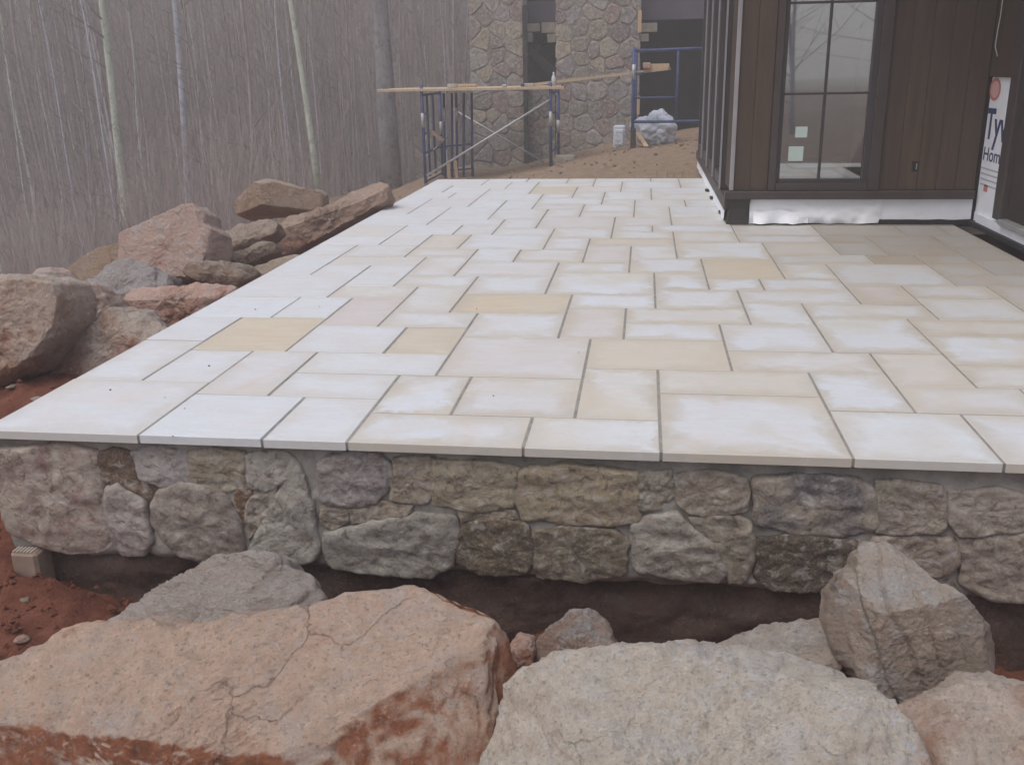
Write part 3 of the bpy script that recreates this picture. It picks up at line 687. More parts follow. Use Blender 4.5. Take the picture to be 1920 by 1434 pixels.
BG_ = 'boulders heaped along the left edge of the patio'
rock('large cream and rust boulder cut off by the left edge of the photo',
     [(-90,620),(-60,525),(0,514),(60,517),(120,520),(140,530),(150,560),(150,610),(130,640),(95,690),(40,720),(-60,700)], 1.45, .28, .3, RK['mixed'], 12, [((.08,-.95,.3),(60,600),.20)], 170, 90, .016, 41, 0, .6, group=BG_, freq=4.)
rock('long low rust-brown rock with a pale crest touching the patio edge',
     [(85,700),(100,670),(140,645),(180,610),(220,585),(255,573),(290,583),(322,606),(310,640),(240,690),(150,720)], 1.55, .12, .22, RK['mixed'], 25, [((-.3,-.8,.5),(170,650),.06),((.3,-.6,.75),(280,600),.03)], 130, 60, .02, 42, 6, .55, group=BG_, freq=4.)
rock('pinkish rock wedged behind the cream and rust boulder',
     [(135,640),(140,560),(150,528),(190,535),(215,560),(228,590),(225,630),(180,660)], 2.05, .18, .2, RK['pink'], 15, [((.3,-.9,.3),(190,590),.1)], 100, 50, .02, 43, 8, .6, group=BG_, freq=4.)
rock('flat orange-red rock with a bright dusty top beside the patio edge',
     [(225,560),(232,545),(260,535),(330,528),(380,524),(420,535),(450,540),(440,565),(380,605),(330,620),(250,600)], 2.5, .12, .3, RK['redclay'], 35, [((-.05,-.25,.96),(320,545),.02),((0,-.97,.1),(300,580),.09)], 130, 60, .025, 44, 5, .5, group=BG_, freq=4.)
rock('blue-grey pointed rock between the pink boulder and the red flat rock',
     [(140,545),(165,522),(185,512),(212,487),(240,483),(270,498),(330,518),(325,560),(240,590),(160,590)], 3.0, .15, .25, RK['blue'], 25, [((-.2,-.6,.8),(240,520),.06)], 120, 60, .025, 45, 8, .55, group=BG_, freq=4.)
rock('biggest pinkish boulder of the heap, with a rounded peak against the woods',
     [(222,470),(218,450),(240,435),(280,418),(320,400),(345,388),(372,384),(392,400),(395,422),(415,440),(418,490),(400,520),(340,530),(290,525),(235,500)], 3.7, .2, .35, RK['pink'], 15, [((-.05,-.93,.36),(310,450),.11),((.9,-.4,.1),(410,470),.03)], 170, 90, .013, 46, 7, .55, group=BG_, freq=4.)
rock('smooth tan slab leaning at the far left behind the heap',
     [(115,512),(150,485),(190,465),(225,455),(250,470),(250,530),(180,550),(120,535)], 4.1, .10, .15, RK['tan'], 10, [((-.1,-.95,.3),(180,500),.05)], 90, 50, .01, 47, 5, .5, group=BG_)
rock('small rounded pinkish stone on the skyline of the heap at far left',
     [(68,525),(75,508),(100,502),(125,510),(138,530),(120,550),(75,550)], 2.6, .12, .14, RK['pink'], 10, [], 70, 40, .02, 48, 5, .8, group=BG_, name='rock', cat='rock')
rock('flat oval grey-brown rock right beside the patio edge',
     [(340,515),(345,500),(375,492),(430,494),(478,502),(488,512),(478,528),(445,545),(380,530)], 3.15, .12, .2, RK['olive'], 25, [], 110, 50, .018, 49, 6, .6, group=BG_)
rock('brown loaf-shaped rock under the square block',
     [(413,450),(420,435),(450,420),(500,409),(525,420),(527,438),(505,455),(450,475),(418,478)], 4.7, .14, .22, RK['olive'], 20, [((-.1,-.5,.85),(460,430),.04)], 110, 50, .018, 50, 5, .5, group=BG_)
rock('dark brown rock beneath the loaf-shaped one',
     [(415,495),(420,480),(460,470),(495,455),(520,458),(520,475),(480,497),(430,505)], 4.2, .12, .2, RK['olive'], 20, [], 90, 45, .018, 51, 6, .5, group=BG_)
rock('square-cut block of stone perched on top of the heap',
     [(426,378),(440,368),(490,337),(500,335),(530,343),(575,357),(590,354),(604,363),(606,385),(592,403),(560,406),(500,410),(450,422),(440,410),(427,392)], 5.9, .30, .3, RK['tan'], 8, [((-.57,-.82,.08),(500,365),.15),((.3,-.95,.10),(500,365),.15),((0,-.5,-.86),(500,383),.15),((0,-.2,.98),(500,338),.05)], 170, 90, .007, 52, 1, .35, group=BG_)
rock('long reddish rock sloping up along the patio edge to the right of the heap',
     [(500,480),(508,432),(530,400),(590,396),(620,378),(660,352),(700,335),(715,335),(730,352),(732,375),(705,395),(620,440),(545,480)], 5.6, .16, .35, rock_material('long_reddish_rock', (.56,.41,.32), (.48,.35,.27), (.64,.47,.38), .35, .1, (.36,.18,.12), .9), 20, [((-.25,-.35,.9),(650,380),.04),((.1,-.95,.1),(620,420),.11)], 200, 80, .03, 53, 6, .5, group=BG_, freq=4.)
rock('buff flat stone between the heap and the patio edge',
     [(440,525),(470,508),(520,490),(560,478),(575,485),(520,512),(470,535)], 3.9, .04, .12, RK['tan'], 55, [], 80, 40, .012, 54, 4, .5, group=BG_)
# loose clods and small stones in the red clay
def small_stones():
    r = random.Random(9); meshes = []
    for k in range(5):
        bm = bmesh.new(); bmesh.ops.create_icosphere(bm, subdivisions=2, radius=1)
        for v in bm.verts: v.co = v.co*(1+.35*noise.noise(v.co*1.3+Vector((k*7, 0, 0)))); v.co.z *= .6
        me = bpy.data.meshes.new('small_stone'); bm.to_mesh(me); bm.free()
        for p in me.polygons: p.use_smooth = False
        me.materials.append(RK[('redclay', 'tan', 'pink', 'blue', 'redclay')[k]]); meshes.append(me)
    spots = [(15,1065,.028,-.35),(22,1010,.02,-.35),(60,745,.02,-.2),(20,760,.03,-.2),(150,740,.015,-.2),(38,800,.02,-.2)]
    for i in range(46):
        if i < len(spots):
            x, y, s, z = spots[i]; p = at(x, y, 'z', z); s *= 1.
        elif i < 30: p = Vector((r.uniform(-1.4, -.05), r.uniform(-.2, 1.3), 0)); s = r.uniform(.008, .03)
        else: p = Vector((r.uniform(-.6, 2.9), r.uniform(8.5, 12), 0)); s = r.uniform(.015, .05)
        o = bpy.data.objects.new('small_stone', meshes[i % 5]); COL.objects.link(o)
        o.location = (p.x, p.y, ground_h(p.x, p.y)+clods(p.x, p.y)*.9 + s*.2); o.scale = (s, s*r.uniform(.6, 1), s*r.uniform(.6, 1)); o.rotation_euler.z = r.uniform(0, 6)
        g = i < 30
        tag(o, 'small loose stone lying in the red clay beside the patio corner' if g else 'small loose stone on the brown soil behind the patio', 'stone', 'loose stones in the red clay' if g else 'loose stones behind the patio')
small_stones()

def rubble():
    r = random.Random(31); V = []; F = []
    base = [(1,0,0),(-1,0,0),(0,1,0),(0,-1,0),(0,0,1),(0,0,-1)]; tri = [(0,2,4),(2,1,4),(1,3,4),(3,0,4),(2,0,5),(1,2,5),(3,1,5),(0,3,5)]
    def put(x, y, s):
        z = ground_h(x, y)+clods(x, y)+s*.15; n = len(V)
        for b in base: k = s*r.uniform(.55, 1.2); V.append((x+b[0]*k, y+b[1]*k, z+b[2]*k*.75))
        F.extend(tuple(n+i for i in t) for t in tri)
    for i in range(3800):
        if i % 2: x, y = r.uniform(-2.2, 0.0), r.uniform(-1.0, 3.0)
        else: x, y = r.uniform(-.4, 1.9), r.uniform(-1.0, 0.02)
        put(x, y, .004+.022*r.random()**3)
    for i in range(1100):
        x, y = r.uniform(-1.2, 3.4), r.uniform(8.1, 13.4); put(x, y, .004+.035*r.random()**5)
    o = link('soil_clods', mesh('soil_clods', V, F), MT['soil']); tag(o, 'crumbled clods of soil strewn over the bare ground', kind='stuff')
rubble()

# ------------------------------------------------------------------ house
XL, YB, XR = 3.045, 4.81, 4.85
ZT = 2.75
def boards_front(h, x0, x1, z0, z1, y, wdt=.132):
    n = max(1, round((x1-x0)/wdt)); w_ = (x1-x0)/n
    for i in range(n):
        b = MB(); a = x0+i*w_; b.box((a+.0012, y, z0), (a+w_-.0012, y+.02, z1), .002); b.build('siding_board', MT['siding'], h)
def build_house():
    h = empty('house', (4.0, 7.0, 0), 'unfinished dark wood-sided house with exposed white house wrap at its base', 'house')
    b = MB()                                     # sheathing shell, open where the windows are
    b.box((XL+.03, YB+.03, .0), (3.33, YB+.14, ZT)); b.box((4.12, YB+.03, 0), (XR+.1, YB+.14, ZT)); b.box((3.33, YB+.03, 0), (4.12, YB+.14, .28)); b.box((3.33, YB+.03, 2.35), (4.12, YB+.14, ZT))
    b.box((XR+.04, 1.0, 0), (XR+.15, 3.1, ZT)); b.box((XR+.04, 4.15, .0), (XR+.15, YB+.03, ZT)); b.box((XR+.04, 3.1, 2.3), (XR+.15, 4.15, ZT))
    b.build('wall', MT['dark'], h)
    b = MB(); b.box((XL+.1, YB+.14, -.1), (9, 9.3, .12)); b.build('floor', MT['tanwall'], h)
    b = MB(); b.box((XL+.12, 9.2, .12), (9, 9.3, ZT)); b.build('interior_wall', MT['plaster'], h)
    b = MB(); b.box((4.35, 6.9, .12), (8.9, 7.0, ZT)); b.build('interior_partition', MT['tanwall'], h)
    b = MB(); b.box((XL-.15, YB-.08, ZT), (9.3, 9.5, ZT+.16)); b.box((XR-.05, .9, ZT), (9.3, 3.1, ZT+.16)); b.box((3.75, 3.1, ZT), (9.3, YB-.08, ZT+.158)); b.build('roof', MT['roofd'], h)  # includes an unseen alcove roof, added to darken the corner by the door
    # siding, one board at a time
    boards_front(h, XL+.005, 3.315, .262, ZT, YB); boards_front(h, 4.145, XR-.004, .262, ZT, YB)
    b = MB(); b.box((XL-.055, YB-.045, .195), (XR-.004, YB+.03, .258), .006); b.build('water_table_trim', MT['trim'], h)
    b = MB(); b.box((XL-.02, YB-.022, .262), (XL+.012, YB+.0, ZT), .003); b.build('corner_board', MT['alu'], h)
    # front window
    w_ = MB(); zb, zt = .262, 2.42
    w_.box((3.318, YB-.03, zb), (3.372, YB+.03, zt), .004); w_.box((4.062, YB-.03, zb), (4.142, YB+.03, zt), .004); w_.box((3.374, YB-.028, zb), (4.06, YB+.03, zb+.052), .004); w_.box((3.374, YB-.028, zt-.06), (4.06, YB+.03, zt), .004)
    win = w_.build('window', MT['trim'], h)
    s = MB(); s.box((3.374, YB-.005, .316), (3.402, YB+.04, 2.358)); s.box((4.02, YB-.005, .316), (4.06, YB+.04, 2.358)); s.box((3.404, YB-.003, .316), (4.018, YB+.04, .345)); s.build('sash', MT['casing'], win)
    s = MB(); s.box((3.694, YB+.012, .347), (3.71, YB+.03, 2.356)); s.build('muntin', MT['casing'], win)
    for z in (.977, 1.62):
        s = MB(); s.box((3.404, YB+.010, z-.008), (4.018, YB+.028, z+.008)); s.build('muntin', MT['casing'], win)
    s = MB(); s.box((3.402, YB+.034, .345), (4.02, YB+.040, 2.356)); s.build('pane', MT['glass'], win)
    for x0, y0, x1, y1 in ((1479,275,1505,302), (1492,238,1513,258)):
        a = at(x0, y0, 'y', YB+.032); c = at(x1, y1, 'y', YB+.032)
        s = MB(); s.box((a.x, YB+.0315, c.z), (c.x, YB+.0335, a.z)); s.build('sticker', MT['paper'], win)
    # outlet box
    s = MB(); s.box((4.375, YB-.008, .40), (4.42, YB-.001, .475), .003); ob = s.build('outlet_cover', MT['black'], h)
    s = MB(); s.box((4.405, YB-.012, .415), (4.412, YB-.008, .46)); s.build('outlet_slot', MT['alu'], ob)
    # wrinkled house wrap at the foot of the front wall
    def wrap(name, x0, x1, z0f, z1, y0, side=False, n=90, m=10, amp=.012, seed=0, par=None):
        vs = []
        for j in range(m):
            for i in range(n):
                x = x0+(x1-x0)*i/(n-1); zb_ = z0f(x); z = zb_+(z1-zb_)*j/(m-1); k = 1-j/(m-1)
                d = amp*(.25+k)*(noise.noise(Vector((x*5, z*9, seed)))+.6*noise.noise(Vector((x*13, z*25, seed+2))) + .5)
                vs.append((y0-d, x, z) if side else (x, y0-d, z))
        fs = [(j*n+i, j*n+i+1, (j+1)*n+i+1, (j+1)*n+i) for j in range(m-1) for i in range(n-1)]
        q = MB(); q.v = vs; q.f = fs; return q.build(name, MT['wrap'], h, True)
    # white sheathing wrap is backed by a plinth so it has thickness
    s = MB(); s.box((3.2, YB+.012, -.02), (XR+.03, YB+.029, .194)); s.build('plinth', MT['black'], h)
    wrap('house_wrap', 3.19, 4.19, lambda x: .004+.018*max(0, noise.noise(Vector((x*4, 0, 0))))+(.03 if x > 4.17 else 0), .194, YB+.006, amp=.022, seed=1)
    wrap('house_wrap', 4.19, XR-.0, lambda x: .036+.004*noise.noise(Vector((x*9, 0, 0))), .194, YB+.006, amp=.008, n=50, seed=4)
    # torn flap of the wrap lying out near the corner post
    s = MB(); n = 24
    for j in range(6):
        for i in range(n):
            x = 3.22+.42*i/(n-1); t_ = j/5
            s.v.append((x, YB-.005-.07*t_*(.6+.4*math.sin(i*.5)), .105-.095*t_-.02*math.sin(i*.45)*(1-t_)*.5+.006*noise.noise(Vector((x*20, t_*3, 1)))))
    s.f = [(j*n+i, j*n+i+1, (j+1)*n+i+1, (j+1)*n+i) for j in range(5) for i in range(n-1)]
    s.build('wrap_flap', MT['wrap'], h, True)
    s = MB(); s.box((4.18, YB-.006, .001), (XR-.02, YB+.011, .034)); s.build('flashing', MT['black'], h)
    # corner post foot, slightly flared
    s = MB(); zz = (.0, .03, .12, .195); ww = (.0, .006, .012, .0)
    for z, q in zip(zz, (.004, .012, .016, .0)):
        s.v += [(XL-.035+q*1.5, YB-.03+q, z), (3.195-q, YB-.03+q, z), (3.195-q, YB+.15, z), (XL-.035+q*1.5, YB+.15, z)]
    s.f = [(k*4+i, k*4+(i+1) % 4, k*4+4+(i+1) % 4, k*4+4+i) for k in range(3) for i in range(4)]+[(3,2,1,0),(12,13,14,15)]
    s.build('corner_post', MT['post'], h)
    # left flank with a bank of tall windows seen edge on
    s = MB(); s.box((XL+.03, YB+.15, 0), (XL+.13, 5.35, ZT)); s.box((XL+.03, 5.35, 0), (XL+.13, 9.3, .26)); s.box((XL+.03, 9.15, .26), (XL+.13, 9.3, ZT)); s.box((XL+.03, 5.35, 2.35), (XL+.13, 9.15, ZT)); s.build('side_wall', MT['dark'], h)
    s = MB(); s.box((XL-.05, YB+.035, .10), (XL+.028, 9.35, .20), .006); s.build('side_trim', MT['trim'], h)
    s = MB(); s.box((XL-.012, YB+.002, .262), (XL+.028, 5.30, ZT)); s.build('side_siding', MT['siding'], h)
    for k, y in enumerate((5.36, 6.3, 7.25, 8.2)):
        f = MB(); f.box((XL-.045, y, .205), (XL+.028, y+.10, 2.45), .004); f.box((XL-.045, y+.82, .205), (XL+.028, y+.90, 2.45), .004); f.box((XL-.04, y+.102, .205), (XL+.028, y+.818, .30), .004)
        wd = f.build('side_window', MT['casing'], h)
        f = MB(); f.box((XL-.058, y-.008, .207), (XL-.046, y+.03, 2.45)); f.build('edge_profile', MT['alu'], wd)
        f = MB(); f.box((XL, y+.102, .30), (XL+.006, y+.818, 2.45)); f.build('pane', MT['glass'], wd)
    s = MB(); n = 40
    for j in range(5):
        for i in range(n):
            y = 4.98+4.3*i/(n-1); s.v.append((XL-.03-.012*noise.noise(Vector((y*4, j, 3)))-.01*(4-j)/4, y, .003+.096*j/4))
    s.f = [(j*n+i+1, j*n+i, (j+1)*n+i, (j+1)*n+i+1) for j in range(4) for i in range(n-1)]; s.build('house_wrap', MT['wrap'], h, True)
    for px, py in ((1326,357),(1335,371),(1352,398)):
        p = at(px, py, 'z', .01); s = MB(); s.box((p.x-.02, p.y-.06, .001), (p.x+.03, p.y+.06, .02), .006)
        o = s.build('membrane_scrap', MT['black']); tag(o, 'scrap of black membrane poking out from under the side wall of the house', 'scrap', 'membrane scraps along the house')
    # right wall: wrap strip with print, door casing, door, sill
    s = MB(); s.box((XR+.025, 4.30, .10), (XR+.039, YB-.001, 1.075)); s.box((XR+.02, 4.3, .0), (XR+.038, YB-.001, .099)); wp = s.build('printed_wrap', MT['wrap'], h)
    XW = XR+.0235
    def text(body, pxa, pya, hpx, mat, widthpx=None):
        cu = bpy.data.curves.new('lettering', 'FONT'); cu.body = body; cu.extrude = .0006; cu.materials.append(mat)
        a = at(pxa, pya, 'x', XW); t_ = at(pxa, pya-hpx, 'x', XW); hh = abs(t_.z-a.z)
        cu.size = hh/.72; o = bpy.data.objects.new('lettering', cu); COL.objects.link(o); o.parent = wp
        o.parent = None; o.matrix_world = Matrix(((0, 0, -1, XW), (-1, 0, 0, a.y), (0, 1, 0, a.z), (0, 0, 0, 1)))
        return o, cu, a
    def setw(o, cu, px_first, px_after, y, nchar):
        bpy.context.view_layer.update(); wdt = o.dimensions.x
        a = at(px_first, y, 'x', XW); b_ = at(px_after, y, 'x', XW); target = abs(a.y-b_.y); k = target/max(1e-4, wdt)*nchar
        me = bpy.data.meshes.new_from_object(o.evaluated_get(bpy.context.evaluated_depsgraph_get())); me.transform(Matrix.Diagonal((k, 1, 1, 1)))
        me.transform(o.matrix_world); bm = bmesh.new(); bm.from_mesh(me)
        bmesh.ops.bisect_plane(bm, geom=bm.verts[:]+bm.edges[:]+bm.faces[:], plane_co=(0, 4.318, 0), plane_no=(0, -1, 0), clear_outer=True); bm.to_mesh(me); bm.free()
        me.transform(Matrix.Translation(-parent_world(wp))); bpy.data.objects.remove(o); link('lettering', me, None, wp)
    o, cu, a = text('Tyvek', 1846, 258, 58, MT['ink']); cu.offset = .006; setw(o, cu, 1846, 1884, 240, 1.75)
    o, cu, a = text('HomeWrap', 1842, 299, 26, MT['ink']); cu.offset = .001; setw(o, cu, 1842, 1879, 290, 2.1)
    for k in range(4):
        p = at(1840-k*.8, 314+k*10, 'x', XW); s = MB(); s.box((XW-.001, 4.34, p.z-.006), (XW+.0005, p.y, p.z+.006)); s.build('small_print', MT['greyink'], wp)
    p = at(1843, 350, 'x', XW); s = MB(); s.box((XW-.001, p.y-.10, p.z-.03), (XW+.0005, p.y-.02, p.z+.02)); s.build('red_mark', MT['redink'], wp)
    c = at(1866, 168, 'x', XW); s = MB(); n = 28       # faded red round emblem
    R_ = .10
    for r_, dx in ((R_, 0), (R_*.72, 0)):
        for i in range(n):
            a_ = i/n*6.283; s.v.append((XW-.001, c.y+math.cos(a_)*r_*1.15, c.z+math.sin(a_)*r_*.8))
    s.f = [(i, (i+1) % n, n+(i+1) % n, n+i) for i in range(n)]; s.build('emblem_ring', MT['redink'], wp)
    s = MB(); s.v = [(XW-.0008, c.y+math.cos(i/n*6.283)*R_*1.15*.71, c.z+math.sin(i/n*6.283)*R_*.8*.71) for i in range(n)]; s.f = [tuple(range(n))]; s.build('emblem', MT['pinkink'], wp)
    s = MB(); s.box((XR-.015, 4.17, .12), (XR+.039, 4.325, 2.4), .006); s.build('door_casing', MT['trim'], h)
    boards_y = MB(); boards_y.box((XR+.0, 4.33, 1.078), (XR+.039, YB-.001, ZT)); boards_y.build('side_board', MT['siding'], h)
    s = MB(); s.box((XR+.03, 3.12, .14), (XR+.08, 4.165, 2.3)); d = s.build('door', MT['dark'], h)
    s = MB(); s.box((XR-.03, 3.05, .10), (XR+.08, 4.16, .138), .004); s.build('door_sill', MT['sill'], h)
    s = MB(); s.box((XR+.0, 2.4, .035), (XR+.038, 4.70, .098)); s.build('base_wrap', MT['wrap'], h)
    s = MB(); s.box((XR-.03, 2.4, .001), (XR+.018, 4.78, .034)); s.build('base_flashing', MT['black'], h)
    n = 9
    for i in range(n):
        s = MB(); y = 1.0+i*.23; s.box((XR+.01, y+.002, .10), (XR+.039, y+.228, ZT), .003); s.build('siding_board', MT['siding'], h)
    return h
HOUSE = build_house()
def cable():
    pts = []
    for px, py in ((1884,-30),(1880,0),(1876,30),(1870,62),(1866,88),(1872,112),(1875,140),(1873,150)):
        pts.append(at(px, py, 'y', YB-.12))
    o = MB().tube(pts, .0035, 6).build('cable', MT['cable'], None, True); tag(o, 'thin whitish cable dangling down above the printed house wrap', 'cable')
cable()

# ------------------------------------------------------------------ stone piers of the half-built porch
def clip_poly(poly, a, b, c):                # keep a*x+b*y<=c
    out = []
    for i in range(len(poly)):
        p, q = poly[i-1], poly[i]; fp, fq = a*p[0]+b*p[1]-c, a*q[0]+b*q[1]-c
        if (fp <= 0) != (fq <= 0):
            t = fp/(fp-fq); out.append((p[0]+(q[0]-p[0])*t, p[1]+(q[1]-p[1])*t))
        if fq <= 0: out.append(q)
    return out
PAL = [((.25,.22,.19),4),((.28,.245,.19),3),((.20,.175,.155),3),((.23,.21,.20),2),((.31,.26,.195),1),((.24,.18,.155),2),((.26,.24,.225),2)]
def masonry(th, x0, x1, z0, z1, yf, size, seed, dark=1., axis='y', off=0.):
    r = random.Random(seed); pts = []
    rows = max(1, round((z1-z0)/(size*.8)))
    for j in range(rows):
        cols = max(1, round((x1-x0)/size)); 
        for i in range(cols):
            pts.append((x0+(x1-x0)*(i+.5+(.5 if j % 2 else 0)*.6-.15+r.uniform(-.32, .32))/cols, z0+(z1-z0)*(j+.5+r.uniform(-.33, .33))/rows))
    for i, p in enumerate(pts):
        poly = [(x0, z0), (x1, z0), (x1, z1), (x0, z1)]
        for k, q in enumerate(pts):
            if k == i or abs(q[0]-p[0]) > size*3 or abs(q[1]-p[1]) > size*3: continue
            a, b = q[0]-p[0], q[1]-p[1]; L = math.hypot(a, b)
            if L < 1e-6: continue
            poly = clip_poly(poly, a/L, b/L, ((p[0]+q[0])/2*a+(p[1]+q[1])/2*b)/L - .006)
            if len(poly) < 3: break
        if len(poly) < 3: continue
        cx = sum(v[0] for v in poly)/len(poly); cz = sum(v[1] for v in poly)/len(poly); n = len(poly)
        # soften corners
        pp = []
        for k in range(n):
            a = poly[k-1]; b = poly[k]; c = poly[(k+1) % n]
            pp += [((b[0]*.78+a[0]*.22), (b[1]*.78+a[1]*.22)), ((b[0]*.78+c[0]*.22), (b[1]*.78+c[1]*.22))]
        n = len(pp); pr = r.uniform(.006, .022); vs = []; fs = []
        for s_, d in ((1, .02), (1, -pr*.5), (.86, -pr)):
            for v in pp: vs.append(((v[0]-cx)*s_, d + (0 if s_ == 1 else r.uniform(-.004, .004)), (v[1]-cz)*s_))
        for k in range(2):
            for m_ in range(n): fs.append((k*n+m_, k*n+(m_+1) % n, (k+1)*n+(m_+1) % n, (k+1)*n+m_))
        fs.append(tuple(range(2*n, 3*n)))
        me = mesh('stone', vs, fs)
        o = link('stone', me, MT['wstone'], th)
        wp = Vector((cx, yf, cz))
        if axis == 'x': o.rotation_euler.z = math.radians(-90); wp = Vector((off, cx, cz))
        o.location = wp - Vector(th.location)
        tot = r.uniform(0, 17); c = PAL[0][0]
        for q, w_ in PAL:
            tot -= w_
            if tot <= 0: c = q; break
        k = r.uniform(.85, 1.15)*dark*1.2; o['stone_colour'] = [x*k for x in c]; o['stone_tint'] = [x*k*.72 for x in c]
def pier(name, label, x0, x1, z0, z1, yf, dep, size, seed, dark=1., left=False):
    th = empty(name, ((x0+x1)/2, yf+dep/2, z0), label, 'pier' if 'pier' in name else 'wall')
    MB().box((x0+.01, yf+.005, z0), (x1-.01, yf+dep, z1)).build('mortar_core', MT['mortar'], th)
    masonry(th, x0, x1, z0, z1, yf, size, seed, dark)
    return th
YP = 14.3
PL = at(883, 165, 'y', YP).x; PL2 = at(983, 165, 'y', YP).x; PR1 = at(1042, 165, 'y', YP).x; PR2 = at(1199, 165, 'y', YP).x
zsplit = at(1000, 165, 'y', YP).z
pier('stone_pier', 'narrow fieldstone pier at the back left, beside the woods', PL, PL2, -1.1, 2.9, YP, .7, .30, 3)
pier('stone_pier', 'wide fieldstone pier at the back, right of the dark slot', PR1, PR2, -1.1, 2.9, YP, .7, .31, 4)
pier('stone_infill_wall', 'darker stone wall filling the slot between the two piers below plank height', PL2+.02, PR1-.02, -1.1, zsplit-.02, YP+.12, .5, .30, 5, .7)
def porch():
    # dark covered porch seen through the slot and right of the wide pier
    t = empty('covered_porch', (4.0, 16.5, -.3), 'dark unfinished covered porch behind the stone piers', 'porch')
    a = at(990, 3, 'y', YP+.9); b = at(990, 44, 'y', YP+.9)
    MB().box((PL-.1, YP+.9, b.z), (7.5, YP+1.1, a.z)).build('beam', MT['beam'], t)
    MB().box((PL+.05, YP+1.1, a.z+.02), (9, 20.5, a.z+.2)).build('roof_deck', MT['roofd'], t)
    MB().box((PL+.1, 19.6, -1.2), (9, 19.8, a.z)).build('back_wall', MT['dark'], t)
    MB().box((PL+.1, YP+1.2, -1.2), (PL+.25, 19.6, a.z)).build('side_wall', MT['dark'], t)
    MB().box((6.9, YP+.3, -1.2), (7.1, 19.6, a.z)).build('end_wall', MT['dark'], t)
    MB().box((PR2+.0, YP+.5, -1.2), (6.9, YP+.7, -.22)).build('porch_base', MT['dark'], t)
    # diagonal brace and light coloured blocks under the beam
    p = at(985, 85, 'y', YP+.75); q = at(1042, 140, 'y', YP+.75)
    MB().bar(p, q, .12, .2, (0,1,0)).build('diagonal_brace', MT['post'], t)
    for x0, y0, x1, y1 in ((986,45,1012,60),(1015,43,1042,62),(985,62,998,79),(1026,64,1042,80),(1200,44,1232,60),(1201,64,1216,78)):
        c = at(x0, y0, 'y', YP+.72); d = at(x1, y1, 'y', YP+.72)
        MB().box((c.x, YP+.72, d.z), (d.x, YP+.88, c.z), .006).build('bearing_block', MT['block'], t)
    c = at(983, 0, 'y', YP+.1); d = at(991, 305, 'y', YP-.02)
    MB().box((c.x-.02, YP-.06, d.z-.2), (d.x+.0, YP+.02, 2.2)).build('steel_post', MT['post'], t)
    c = at(1193, 20, 'y', YP-.03); MB().box((PR2-.05, YP-.05, c.z-.35), (PR2+.01, YP-.02, c.z)).build('lumber_piece', MT['pinewood'], t)
    c = at(1192, 180, 'y', YP-.03); d = at(1192, 215, 'y', YP-.03); MB().box((PR2-.04, YP-.05, d.z), (PR2+.01, YP-.02, c.z)).build('lumber_piece', MT['pinewood'], t)
porch()

